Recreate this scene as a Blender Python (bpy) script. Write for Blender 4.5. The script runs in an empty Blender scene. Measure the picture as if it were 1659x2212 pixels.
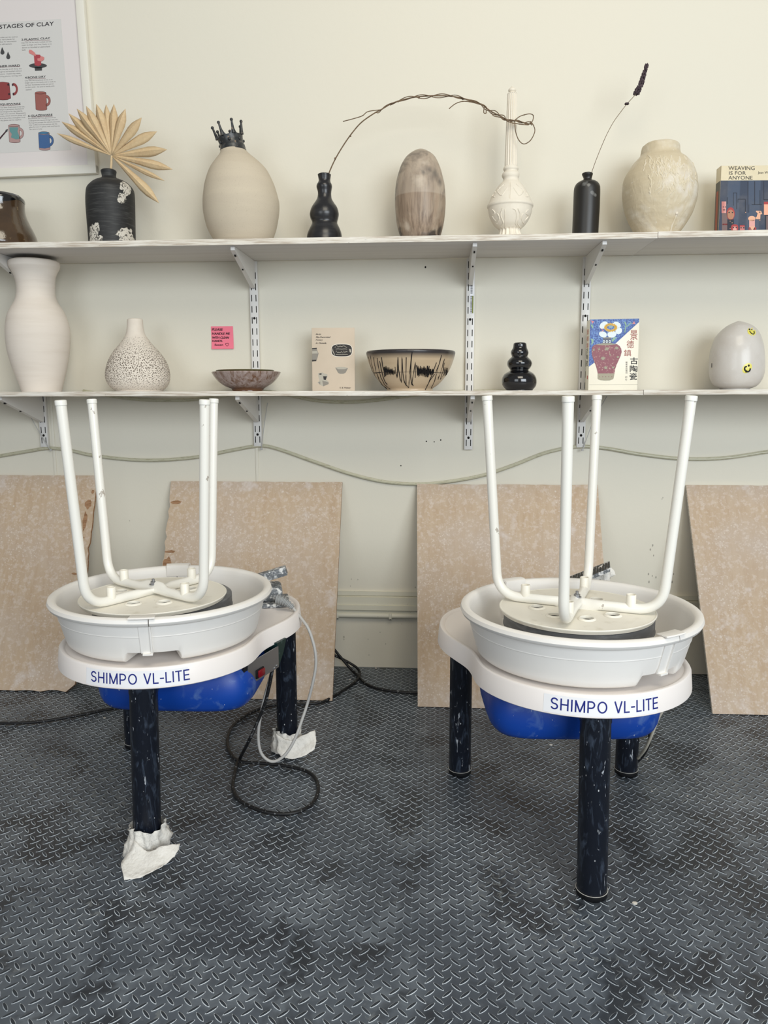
import bpy, bmesh, math, random
import numpy as np
from mathutils import Vector, Matrix

random.seed(7)
C = bpy.context.scene.collection
PI = math.pi
R = math.radians

# ------------------------------------------------------------------ camera
IMW, IMH, FPX = 1659.0, 2212.0, 1661.0
H_CAM, D_CAM = 0.95, 2.5737
PITCH, YAW, ROLL = 0.15347, 0.06738, -0.00262
fw = Vector((-math.sin(YAW) * math.cos(PITCH), math.cos(YAW) * math.cos(PITCH), -math.sin(PITCH)))
r0 = Vector((math.cos(YAW), math.sin(YAW), 0))
u0 = r0.cross(fw)
rv = math.cos(ROLL) * r0 + math.sin(ROLL) * u0
uv = -math.sin(ROLL) * r0 + math.cos(ROLL) * u0
CAM = Vector((0, -D_CAM, H_CAM))
cd = bpy.data.cameras.new('camera')
cd.sensor_fit = 'VERTICAL'
cd.sensor_height = 36.0
cd.lens = 36.0 * FPX / IMH
cd.clip_start = 0.05
co = bpy.data.objects.new('camera', cd)
C.objects.link(co)
m = Matrix((rv, uv, -fw)).transposed().to_4x4()
m.translation = CAM
co.matrix_world = m
bpy.context.scene.camera = co

# ------------------------------------------------------------------ light
sc = bpy.context.scene
sc.view_settings.view_transform = 'Standard'
sc.view_settings.look = 'None'
sc.view_settings.gamma = 1.0
sc.view_settings.use_curve_mapping = False
sc.view_settings.exposure = 0.0
w = bpy.data.worlds.new('world')
sc.world = w
w.use_nodes = True
w.node_tree.nodes['Background'].inputs[0].default_value = (1.0, 0.985, 0.96, 1)
w.node_tree.nodes['Background'].inputs[1].default_value = 0.28


def area(name, loc, target, sx, sy, power, col):
    l = bpy.data.lights.new(name, 'AREA')
    l.shape = 'RECTANGLE'
    l.size, l.size_y = sx, sy
    l.energy = power
    l.color = col
    o = bpy.data.objects.new(name, l)
    C.objects.link(o)
    o.location = loc
    o.rotation_euler = (Vector(target) - Vector(loc)).to_track_quat('-Z', 'Y').to_euler()
    return o


area('window_daylight', (2.4, -5.2, 1.9), (0.2, 0, 0.75), 3.2, 2.2, 190, (0.865, 0.94, 1.0))
area('shopfront_daylight', (-2.2, -5.6, 1.8), (-0.3, 0, 0.75), 2.4, 2.2, 50, (0.865, 0.94, 1.0))
area('ceiling_bounce', (0.4, -2.6, 3.1), (0.2, -0.3, 0.9), 1.6, 1.2, 36, (1.0, 0.92, 0.76))  # unseen area light added for warm bounce off the ceiling


# ------------------------------------------------------------------ helpers
def at(x, y, Y):
    """point on the plane y=Y seen at photo pixel x, y"""
    d = fw + rv * ((x - IMW / 2) / FPX) - uv * ((y - IMH / 2) / FPX)
    return CAM + d * ((Y - CAM.y) / d.y)


def atz(x, y, z):
    d = fw + rv * ((x - IMW / 2) / FPX) - uv * ((y - IMH / 2) / FPX)
    return CAM + d * ((z - CAM.z) / d.z)


def mpp(Y):
    """metres per photo pixel near plane Y"""
    return (at(1100, 900, Y) - at(600, 900, Y)).length / 500.0


def s2l(v):
    v = v / 255.0
    return v / 12.92 if v <= 0.04045 else ((v + 0.055) / 1.055) ** 2.4


def rgb(r, g, b):
    return (s2l(r), s2l(g), s2l(b), 1)


def M(name, base, rough=0.5, spec=0.4, metal=0.0, layers=(), bump=None, coat=0.0, sss=0.0):
    mt = bpy.data.materials.new(name)
    mt.use_nodes = True
    nt = mt.node_tree
    N, L = nt.nodes, nt.links
    bs = N['Principled BSDF']
    bs.inputs['Roughness'].default_value = rough
    bs.inputs['Specular IOR Level'].default_value = spec
    bs.inputs['Metallic'].default_value = metal
    bs.inputs['Coat Weight'].default_value = coat
    bs.inputs['Coat Roughness'].default_value = 0.08
    bs.inputs['Base Color'].default_value = base
    tc = N.new('ShaderNodeTexCoord')

    def tex(kind, scale, stretch, detail=4, dist=0.0):
        mp = N.new('ShaderNodeMapping')
        mp.inputs['Scale'].default_value = stretch
        L.new(tc.outputs['Object'], mp.inputs['Vector'])
        if kind == 'voronoi':
            t = N.new('ShaderNodeTexVoronoi')
            t.inputs['Scale'].default_value = scale
            L.new(mp.outputs[0], t.inputs['Vector'])
            return t.outputs['Distance']
        if kind == 'wave':
            t = N.new('ShaderNodeTexWave')
            t.inputs['Scale'].default_value = scale
            t.inputs['Distortion'].default_value = dist
            t.inputs['Detail'].default_value = detail
            L.new(mp.outputs[0], t.inputs['Vector'])
            return t.outputs['Fac']
        if kind == 'z' or kind == 'x' or kind == 'y':
            sp = N.new('ShaderNodeSeparateXYZ')
            L.new(mp.outputs[0], sp.inputs[0])
            return sp.outputs[{'x': 0, 'y': 1, 'z': 2}[kind]]
        t = N.new('ShaderNodeTexNoise')
        t.inputs['Scale'].default_value = scale
        t.inputs['Detail'].default_value = detail
        t.inputs['Roughness'].default_value = 0.6
        t.inputs['Distortion'].default_value = dist
        L.new(mp.outputs[0], t.inputs['Vector'])
        return t.outputs['Fac']

    col = None
    for ly in layers:
        kind, scale, stretch, lo, hi, c, amt = ly[:7]
        f = tex(kind, scale, stretch, dist=(ly[7] if len(ly) > 7 and isinstance(ly[7], (int, float)) else 0.0))
        mr = N.new('ShaderNodeMapRange')
        mr.inputs['From Min'].default_value = lo
        mr.inputs['From Max'].default_value = hi
        mr.inputs['To Max'].default_value = amt
        L.new(f, mr.inputs['Value'])
        fac = mr.outputs[0]
        if len(ly) > 8:                      # mask by another texture
            k2, sc2, st2, lo2, hi2 = ly[8]
            f2 = tex(k2, sc2, st2)
            m2 = N.new('ShaderNodeMapRange')
            m2.inputs['From Min'].default_value = lo2
            m2.inputs['From Max'].default_value = hi2
            L.new(f2, m2.inputs['Value'])
            mu = N.new('ShaderNodeMath')
            mu.operation = 'MULTIPLY'
            L.new(fac, mu.inputs[0])
            L.new(m2.outputs[0], mu.inputs[1])
            fac = mu.outputs[0]
        mx = N.new('ShaderNodeMix')
        mx.data_type = 'RGBA'
        if col is None:
            mx.inputs[6].default_value = base
        else:
            L.new(col, mx.inputs[6])
        mx.inputs[7].default_value = c
        L.new(fac, mx.inputs[0])
        col = mx.outputs[2]
    if col is not None:
        L.new(col, bs.inputs['Base Color'])
    if bump:
        kind, scale, stretch, strength, dist = bump[:5]
        f = tex(kind, scale, stretch, detail=5, dist=(bump[5] if len(bump) > 5 else 0))
        b = N.new('ShaderNodeBump')
        b.inputs['Strength'].default_value = strength
        b.inputs['Distance'].default_value = dist
        L.new(f, b.inputs['Height'])
        L.new(b.outputs[0], bs.inputs['Normal'])
    return mt


U1 = (1, 1, 1)


class MB:
    def __init__(s):
        s.v, s.f, s.mi, s.sm = [], [], [], []

    def add(s, vs, fs, mi=0, smooth=True, T=None):
        o = len(s.v)
        for v in vs:
            v = Vector(v)
            s.v.append(T @ v if T else v)
        for f in fs:
            s.f.append([i + o for i in f])
            s.mi.append(mi)
            s.sm.append(smooth)
        return s

    def poly(s, pts, mi=0):
        return s.add(pts, [list(range(len(pts)))], mi, False)

    def box(s, a, b, mi=0, T=None):
        (x0, y0, z0), (x1, y1, z1) = a, b
        vs = [(x0, y0, z0), (x1, y0, z0), (x1, y1, z0), (x0, y1, z0), (x0, y0, z1), (x1, y0, z1), (x1, y1, z1), (x0, y1, z1)]
        return s.add(vs, [(0, 3, 2, 1), (4, 5, 6, 7), (0, 1, 5, 4), (1, 2, 6, 5), (2, 3, 7, 6), (3, 0, 4, 7)], mi, False, T)

    def rbox(s, a, b, rad=0.002, mi=0, T=None, seg=2):
        bm = bmesh.new()
        bmesh.ops.create_cube(bm, size=1)
        for v in bm.verts:
            v.co = Vector([(a[i] + b[i]) / 2 + v.co[i] * (b[i] - a[i]) for i in range(3)])
        bmesh.ops.bevel(bm, geom=bm.edges[:], offset=rad, segments=seg, affect='EDGES', profile=0.5)
        bm.verts.index_update()
        s.add([v.co.copy() for v in bm.verts], [[v.index for v in f.verts] for f in bm.faces], mi, False, T)
        bm.free()
        return s

    def prism(s, pts, ext, mi=0, T=None):
        """polygon extruded by vector ext"""
        n = len(pts)
        e = Vector(ext)
        vs = [Vector(p) for p in pts] + [Vector(p) + e for p in pts]
        fs = [list(range(n))[::-1], list(range(n, 2 * n))] + [(i, (i + 1) % n, n + (i + 1) % n, n + i) for i in range(n)]
        return s.add(vs, fs, mi, False, T)

    def lathe(s, rings, n=64, mi=0, cap0=True, cap1=True, a0=0, a1=2 * PI, closed=False, T=None, rf=None):
        """rings: (cx, cy, z, r)"""
        full = abs(a1 - a0 - 2 * PI) < 1e-6
        k = n if full else n + 1
        vs = []
        for j, (cx, cy, z, r) in enumerate(rings):
            for i in range(k):
                a = a0 + (a1 - a0) * i / n
                rr, zz = (rf(a, z, r) if rf else (r, z))
                vs.append((cx + rr * math.cos(a), cy + rr * math.sin(a), zz))
        fs = []
        nr = len(rings)
        for j in range(nr if closed else nr - 1):
            j2 = (j + 1) % nr
            for i in range(n):
                i2 = (i + 1) % k if full else i + 1
                fs.append((j * k + i, j * k + i2, j2 * k + i2, j2 * k + i))
        if full and not closed:
            if cap0:
                fs.append(list(range(k))[::-1])
            if cap1:
                fs.append([(nr - 1) * k + i for i in range(k)])
        if not full and closed:
            fs.append([j * k for j in range(nr)])
            fs.append([j * k + k - 1 for j in range(nr)][::-1])
        return s.add(vs, fs, mi, True, T)

    def tube(s, pts, rad, n=10, mi=0, cap=True, flat=None):
        pts = [Vector(p) for p in pts]
        P = len(pts)
        rads = rad if isinstance(rad, (list, tuple)) else [rad] * P
        t0 = (pts[1] - pts[0]).normalized()
        up = Vector((0, 0, 1)) if abs(t0.z) < 0.9 else Vector((0, 1, 0))
        nrm = (up - t0 * up.dot(t0)).normalized()
        vs = []
        for i in range(P):
            t = (pts[min(i + 1, P - 1)] - pts[max(i - 1, 0)])
            if t.length < 1e-9:
                t = t0
            t = t.normalized()
            nrm = nrm - t * nrm.dot(t)
            nrm = nrm.normalized() if nrm.length > 1e-6 else t.orthogonal().normalized()
            b = t.cross(nrm)
            for k in range(n):
                a = 2 * PI * k / n
                fa = flat[i] if flat else 1.0
                vs.append(pts[i] + nrm * (math.cos(a) * rads[i] * fa) + b * (math.sin(a) * rads[i] * (2 - fa if fa < 1 else 1)))
        fs = [(i * n + k, i * n + (k + 1) % n, (i + 1) * n + (k + 1) % n, (i + 1) * n + k) for i in range(P - 1) for k in range(n)]
        if cap:
            fs += [list(range(n))[::-1], [(P - 1) * n + k for k in range(n)]]
        return s.add(vs, fs, mi, True)

    def ball(s, c, r, mi=0, n=8, sq=(1, 1, 1)):
        vs, fs = [], []
        c = Vector(c)
        m_ = n // 2
        for j in range(1, m_):
            th = PI * j / m_
            for i in range(n):
                a = 2 * PI * i / n
                vs.append(c + Vector((r * sq[0] * math.sin(th) * math.cos(a), r * sq[1] * math.sin(th) * math.sin(a), r * sq[2] * math.cos(th))))
        vs += [c + Vector((0, 0, r * sq[2])), c - Vector((0, 0, r * sq[2]))]
        T_, B_ = len(vs) - 2, len(vs) - 1
        for j in range(m_ - 2):
            for i in range(n):
                fs.append((j * n + i, (j + 1) * n + i, (j + 1) * n + (i + 1) % n, j * n + (i + 1) % n))
        for i in range(n):
            fs.append((T_, i, (i + 1) % n))
            fs.append((B_, (m_ - 2) * n + (i + 1) % n, (m_ - 2) * n + i))
        return s.add(vs, fs, mi, True)

    def obj(s, name, mats, parent=None, sharp=True):
        me = bpy.data.meshes.new(name)
        off = parent.matrix_basis.inverted() if parent is not None and not getattr(s, 'local', False) else None
        if parent is not None and parent.parent is not None and off is not None:
            off = parent.matrix_basis.inverted() @ parent.parent.matrix_basis.inverted()
        vs = [tuple(off @ v) if off else tuple(v) for v in s.v]
        base = None
        if parent is None:
            # origin at the base centre
            xs, ys, zs = zip(*vs)
            base = Vector(((min(xs) + max(xs)) / 2, (min(ys) + max(ys)) / 2, min(zs)))
            vs = [(x - base.x, y - base.y, z - base.z) for x, y, z in vs]
        me.from_pydata(vs, [], s.f)
        if not isinstance(mats, (list, tuple)):
            mats = [mats]
        for m_ in mats:
            me.materials.append(m_)
        me.polygons.foreach_set('material_index', s.mi)
        me.polygons.foreach_set('use_smooth', s.sm)
        me.update()
        if sharp:
            try:
                me.set_sharp_from_angle(angle=R(42))
            except Exception:
                pass
        o = bpy.data.objects.new(name, me)
        C.objects.link(o)
        if parent is not None:
            o.parent = parent
        else:
            o.location = base
        return o


def tag(o, label, cat=None, group=None, kind=None):
    if label:
        o['label'] = label
    if cat:
        o['category'] = cat
    if group:
        o['group'] = group
    if kind:
        o['kind'] = kind
    return o


def empty(name, loc, rz=0.0, label=None, cat=None, group=None):
    o = bpy.data.objects.new(name, None)
    C.objects.link(o)
    o.empty_display_size = 0.05
    o.matrix_basis = Matrix.Translation(Vector(loc)) @ Matrix.Rotation(rz, 4, 'Z')
    return tag(o, label, cat, group)


def struct(o):
    o['kind'] = 'structure'
    return o


def smooth_path(pts, sub=6):
    """Catmull-Rom through 3D points"""
    pts = [Vector(p) for p in pts]
    out = []
    for i in range(len(pts) - 1):
        p0, p1, p2, p3 = pts[max(i - 1, 0)], pts[i], pts[i + 1], pts[min(i + 2, len(pts) - 1)]
        for k in range(sub):
            t = k / sub
            out.append(0.5 * ((2 * p1) + (-p0 + p2) * t + (2 * p0 - 5 * p1 + 4 * p2 - p3) * t * t + (-p0 + 3 * p1 - 3 * p2 + p3) * t ** 3))
    out.append(pts[-1])
    return out


_fc = {}


def text_geo(body, shear=0.0, bold=0.0):
    """flat triangulated lettering, as verts(x, y) and faces; size 1"""
    key = (body, shear, bold)
    if key in _fc:
        return _fc[key]
    cu = bpy.data.curves.new('lettering', 'FONT')
    cu.body = body
    cu.shear = shear
    cu.offset = bold
    cu.resolution_u = 3
    o = bpy.data.objects.new('lettering', cu)
    C.objects.link(o)
    bpy.context.view_layer.update()
    dg = bpy.context.evaluated_depsgraph_get()
    me = bpy.data.meshes.new_from_object(o.evaluated_get(dg))
    vs = [(v.co.x, v.co.y) for v in me.vertices]
    fs = [list(p.vertices) for p in me.polygons]
    bpy.data.objects.remove(o)
    bpy.data.curves.remove(cu)
    bpy.data.meshes.remove(me)
    if not vs:
        vs, fs = [(0, 0), (1, 0), (1, 1)], []
    _fc[key] = (vs, fs)
    return _fc[key]


def put_text(mb, body, fn, x0, y0, x1, y1, mi=0, shear=0.0, bold=0.0):
    """fit the lettering into the box; fn(u, v) gives the 3D point"""
    vs, fs = text_geo(body, shear, bold)
    if not fs:
        return
    ax, bx = min(v[0] for v in vs), max(v[0] for v in vs)
    ay, by = min(v[1] for v in vs), max(v[1] for v in vs)
    pts = [fn(x0 + (x - ax) / max(bx - ax, 1e-6) * (x1 - x0), y0 + (y - ay) / max(by - ay, 1e-6) * (y1 - y0)) for x, y in vs]
    mb.add(pts, fs, mi, False)


def ribbon(pts, t, closed=False):
    """2D stroke of width t: left and right outlines"""
    n = len(pts)
    L_, R_ = [], []
    for i in range(n):
        a = Vector(pts[i - 1] if (i > 0 or closed) else pts[i])
        b = Vector(pts[i])
        c = Vector(pts[(i + 1) % n] if (i < n - 1 or closed) else pts[i])
        d1, d2 = (b - a), (c - b)
        if d1.length < 1e-9:
            d1 = d2
        if d2.length < 1e-9:
            d2 = d1
        d1.normalize()
        d2.normalize()
        n1, n2 = Vector((-d1.y, d1.x)), Vector((-d2.y, d2.x))
        m_ = (n1 + n2)
        m_ = m_.normalized() if m_.length > 1e-6 else n1
        k = 1 / max(0.35, m_.dot(n1))
        L_.append(b + m_ * (t / 2 * k))
        R_.append(b - m_ * (t / 2 * k))
    return L_, R_


def _arc(cx, cy, rx, ry, a0, a1, n=12):
    return [(cx + rx * math.cos(R(a0 + (a1 - a0) * i / n)), cy + ry * math.sin(R(a0 + (a1 - a0) * i / n))) for i in range(n + 1)]


def sans(ch, w_, h, t):
    """strokes (points, closed) of a plain sans capital in a w_ x h box, stroke width t"""
    e = t / 2
    x0, x1, y0, y1 = e, w_ - e, e, h - e
    cx, cy = w_ / 2, h / 2
    if ch == 'S':
        rx, ry = cx - e, (h - t) / 4
        return [(_arc(cx, y1 - ry, rx * 0.96, ry, 15, 90, 6) + _arc(cx, y1 - ry, rx * 0.96, ry, 90, 180, 8)[1:] + _arc(cx, y1 - ry, rx * 0.96, ry, 180, 250, 5)[1:]
                 + _arc(cx, y0 + ry, rx, ry, 70, 0, 5) + _arc(cx, y0 + ry, rx, ry, 0, -165, 12)[1:], False)]
    if ch == 'H':
        return [([(x0, 0), (x0, h)], False), ([(x1, 0), (x1, h)], False), ([(x0, cy), (x1, cy)], False)]
    if ch == 'I':
        return [([(cx, 0), (cx, h)], False)]
    if ch == 'M':
        return [([(x0, 0), (x0, h)], False), ([(x1, 0), (x1, h)], False), ([(x0, h - e * 0.6), (cx, e * 0.6)], False), ([(cx, e * 0.6), (x1, h - e * 0.6)], False)]
    if ch == 'P':
        r_ = h * 0.265
        return [([(x0, 0), (x0, h)], False), ([(x0, y1), (x1 - r_, y1)] + _arc(x1 - r_, y1 - r_, r_, r_, 90, -90, 12)[1:] + [(x0, y1 - 2 * r_)], False)]
    if ch == 'O':
        return [(_arc(cx, cy, cx - e, cy - e, 0, 360, 30)[:-1], True)]
    if ch == 'V':
        return [([(e * 0.9, h), (cx, e * 0.4)], False), ([(cx, e * 0.4), (w_ - e * 0.9, h)], False)]
    if ch == 'L':
        return [([(x0, 0), (x0, h)], False), ([(x0, y0), (w_, y0)], False)]
    if ch == '-':
        return [([(0, cy * 0.92), (w_, cy * 0.92)], False)]
    if ch == 'T':
        return [([(cx, 0), (cx, h)], False), ([(0, y1), (w_, y1)], False)]
    if ch == 'E':
        return [([(x0, 0), (x0, h)], False), ([(x0, y0), (w_, y0)], False), ([(x0, cy), (w_ * 0.93, cy)], False), ([(x0, y1), (w_, y1)], False)]
    return []


def put_sans(mb, body, widths, gap, fn, x0, y0, h, t, mi=0):
    x = x0
    k = 0
    for ch, w_ in zip(body, widths):
        for pts, cl in sans(ch, w_, h, t):
            if len(pts) == 2:
                a, b = Vector(pts[0]), Vector(pts[1])
                q = max(1, int((b - a).length / 0.003))
                pts = [tuple(a.lerp(b, i / q)) for i in range(q + 1)]
            L_, R_ = ribbon(pts, t, cl)
            n = len(L_)
            vs = [fn(x + p.x, y0 + p.y) for p in L_] + [fn(x + p.x, y0 + p.y) for p in R_]
            mb.add(vs, [(i, n + i, n + (i + 1) % n, (i + 1) % n) for i in range(n if cl else n - 1)], mi, False)
        x += w_ + gap


# ------------------------------------------------------------------ materials
m_wall = M('wall_paint', rgb(220, 214, 198), 0.62, 0.3,
           layers=[('noise', 0.8, U1, 0.4, 0.75, rgb(217, 214, 200), 0.6),
                   ('noise', 150, (1, 1, 0.6), 0.775, 0.79, rgb(120, 112, 100), 0.65, 0, ('noise', 5, U1, 0.5, 0.62))],
           bump=('noise', 55, U1, 0.12, 0.004))
m_trim = M('trim_paint', rgb(214, 210, 192), 0.55, 0.35,
           layers=[('noise', 90, (1, 1, 1), 0.70, 0.72, rgb(110, 100, 88), 0.7)])
m_pipe = M('pipe_paint', rgb(216, 212, 196), 0.45, 0.4, layers=[('noise', 60, U1, 0.68, 0.7, rgb(90, 84, 76), 0.8)])
m_floor = M('rubber_floor', rgb(82, 92, 106), 0.46, 0.5,
            layers=[('noise', 3.2, U1, 0.38, 0.58, rgb(114, 127, 143), 0.9, 0.6),
                    ('noise', 11, U1, 0.48, 0.66, rgb(142, 155, 170), 0.75, 0.8),
                    ('noise', 6, U1, 0.53, 0.61, rgb(38, 45, 56), 0.8, 0.5),
                    ('noise', 62, U1, 0.555, 0.60, rgb(158, 167, 174), 0.75, 0.6, ('noise', 3.3, U1, 0.53, 0.60))],
            bump=('noise', 260, U1, 0.25, 0.0015))
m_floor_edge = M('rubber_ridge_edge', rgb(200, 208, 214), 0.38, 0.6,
                 layers=[('noise', 5, U1, 0.35, 0.65, rgb(138, 147, 156), 0.85)])  # ridge rims: pale dust, with bright reflections painted into the colour
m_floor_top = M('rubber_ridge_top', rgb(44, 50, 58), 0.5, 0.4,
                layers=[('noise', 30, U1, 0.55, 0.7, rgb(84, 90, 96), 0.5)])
m_shelf = M('whitewashed_board', rgb(214, 210, 206), 0.6, 0.3,
            layers=[('noise', 30, (0.05, 1, 1), 0.45, 0.7, rgb(196, 190, 184), 0.5)])
m_ply_edge = M('plywood_edge', rgb(226, 220, 208), 0.7, 0.2,
               layers=[('noise', 340, (0.035, 0.3, 1), 0.42, 0.6, rgb(176, 160, 142), 0.75),
                       ('noise', 60, (0.15, 1, 1), 0.5, 0.7, rgb(240, 236, 228), 0.7),
                       ('noise', 170, (0.12, 1, 1), 0.715, 0.73, rgb(60, 48, 40), 0.9)])
m_ply = M('splattered_plywood', rgb(192, 171, 147), 0.62, 0.25,
          layers=[('noise', 22, (2.4, 1, 0.14), 0.38, 0.66, rgb(178, 152, 124), 0.6, 0.4),
                  ('noise', 4.5, U1, 0.40, 0.68, rgb(190, 175, 162), 0.75),
                  ('noise', 75, U1, 0.50, 0.64, rgb(216, 204, 194), 0.40),
                  ('voronoi', 110, U1, 0.30, 0.16, rgb(226, 218, 208), 0.45, 0, ('noise', 9, U1, 0.42, 0.60)),
                  ('voronoi', 42, U1, 0.17, 0.11, rgb(228, 222, 214), 0.5, 0, ('noise', 6, U1, 0.50, 0.60)),
                  ('noise', 13, U1, 0.60, 0.72, rgb(214, 206, 202), 0.55)],
          bump=('noise', 40, (2.5, 1, 0.2), 0.08, 0.003))
m_ply_torn = M('torn_veneer', rgb(164, 128, 98), 0.8, 0.1, layers=[('noise', 200, (0.2, 1, 1), 0.45, 0.6, rgb(126, 92, 66), 0.7)])
m_metal_white = M('white_enamel', rgb(218, 215, 210), 0.35, 0.5, layers=[('noise', 160, U1, 0.72, 0.74, rgb(120, 112, 104), 0.6)])
m_slot = M('dark_slot', rgb(34, 32, 30), 0.8, 0.1)
m_plastic = M('ivory_plastic', rgb(237, 233, 227), 0.42, 0.45,
              layers=[('noise', 5, U1, 0.45, 0.75, rgb(230, 225, 217), 0.5),
                      ('noise', 120, (1, 1, 0.5), 0.745, 0.76, rgb(140, 130, 120), 0.5)])
m_table = M('table_plastic', rgb(238, 231, 226), 0.38, 0.45,
            layers=[('noise', 70, (1, 1, 0.3), 0.73, 0.75, rgb(150, 138, 128), 0.4)])
m_head = M('grey_wheel_head', rgb(92, 93, 95), 0.45, 0.5, layers=[('noise', 30, (1, 1, 4), 0.5, 0.75, rgb(140, 142, 144), 0.5)])
m_leg = M('navy_painted_steel', rgb(15, 20, 31), 0.38, 0.5,
          layers=[('noise', 26, (2.6, 2.6, 0.7), 0.54, 0.72, rgb(84, 96, 114), 0.5, 1.6),
                  ('noise', 70, (1.6, 1.6, 0.35), 0.655, 0.68, rgb(186, 190, 196), 0.85, 0.8),
                  ('voronoi', 85, (1, 1, 0.6), 0.12, 0.08, rgb(210, 212, 214), 0.9, 0, ('noise', 16, U1, 0.5, 0.56))])
m_foot = M('black_rubber', rgb(14, 15, 18), 0.6, 0.3)
m_footline = M('pale_ring', rgb(190, 188, 182), 0.6, 0.3)
m_blue = M('blue_plastic_tub', rgb(8, 62, 152), 0.42, 0.45,
           layers=[('noise', 24, (1, 1, 1), 0.56, 0.75, rgb(110, 140, 180), 0.45, 1.0),
                   ('noise', 150, (1, 1, 0.5), 0.70, 0.72, rgb(210, 214, 220), 0.8)])
m_stool = M('stool_white_paint', rgb(236, 233, 224), 0.3, 0.5,
            layers=[('noise', 30, (1, 1, 0.8), 0.685, 0.695, rgb(158, 146, 132), 0.75),
                    ('noise', 120, (1, 1, 0.4), 0.735, 0.745, rgb(96, 88, 76), 0.7)])
m_seat = M('stool_seat_plastic', rgb(236, 231, 218), 0.4, 0.45,
           layers=[('noise', 26, U1, 0.58, 0.75, rgb(206, 198, 178), 0.6),
                   ('noise', 110, U1, 0.73, 0.74, rgb(130, 118, 96), 0.6)])
m_steel = M('galvanised_steel', rgb(150, 150, 152), 0.35, 0.5, 0.8)
m_label = M('label_paper', rgb(238, 237, 238), 0.3, 0.5)
m_navy_ink = M('navy_ink', rgb(24, 36, 120), 0.4, 0.4)
m_wrap = M('masking_plastic', rgb(226, 222, 214), 0.45, 0.4, layers=[('noise', 30, U1, 0.5, 0.7, rgb(205, 200, 190), 0.6)],
           bump=('noise', 70, U1, 0.7, 0.006))
m_pedal = M('clay_splashed_grey', rgb(98, 102, 106), 0.55, 0.4,
            layers=[('noise', 70, U1, 0.52, 0.60, rgb(226, 226, 224), 0.85), ('noise', 190, U1, 0.55, 0.6, rgb(180, 182, 184), 0.6)])
m_cordgrey = M('grey_cord', rgb(178, 176, 172), 0.5, 0.4)
m_cordbeige = M('beige_cord', rgb(176, 170, 156), 0.5, 0.4)
m_black_cord = M('black_cord', rgb(20, 20, 22), 0.5, 0.4, layers=[('noise', 140, U1, 0.60, 0.66, rgb(140, 142, 144), 0.7)])
m_switch_black = M('black_bracket', rgb(18, 20, 26), 0.5, 0.4, layers=[('noise', 120, U1, 0.66, 0.68, rgb(180, 182, 186), 0.8)])
m_red = M('red_rocker', rgb(118, 14, 26), 0.25, 0.5)
m_rope = M('clear_rope_light', rgb(186, 182, 158), 0.28, 0.5, layers=[('noise', 50, (1, 1, 6), 0.55, 0.6, rgb(150, 144, 116), 0.6)])
m_white_ink = M('white_ink', rgb(235, 235, 235), 0.5, 0.3)
m_black_ink = M('black_ink', rgb(22, 20, 22), 0.5, 0.3)

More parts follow.
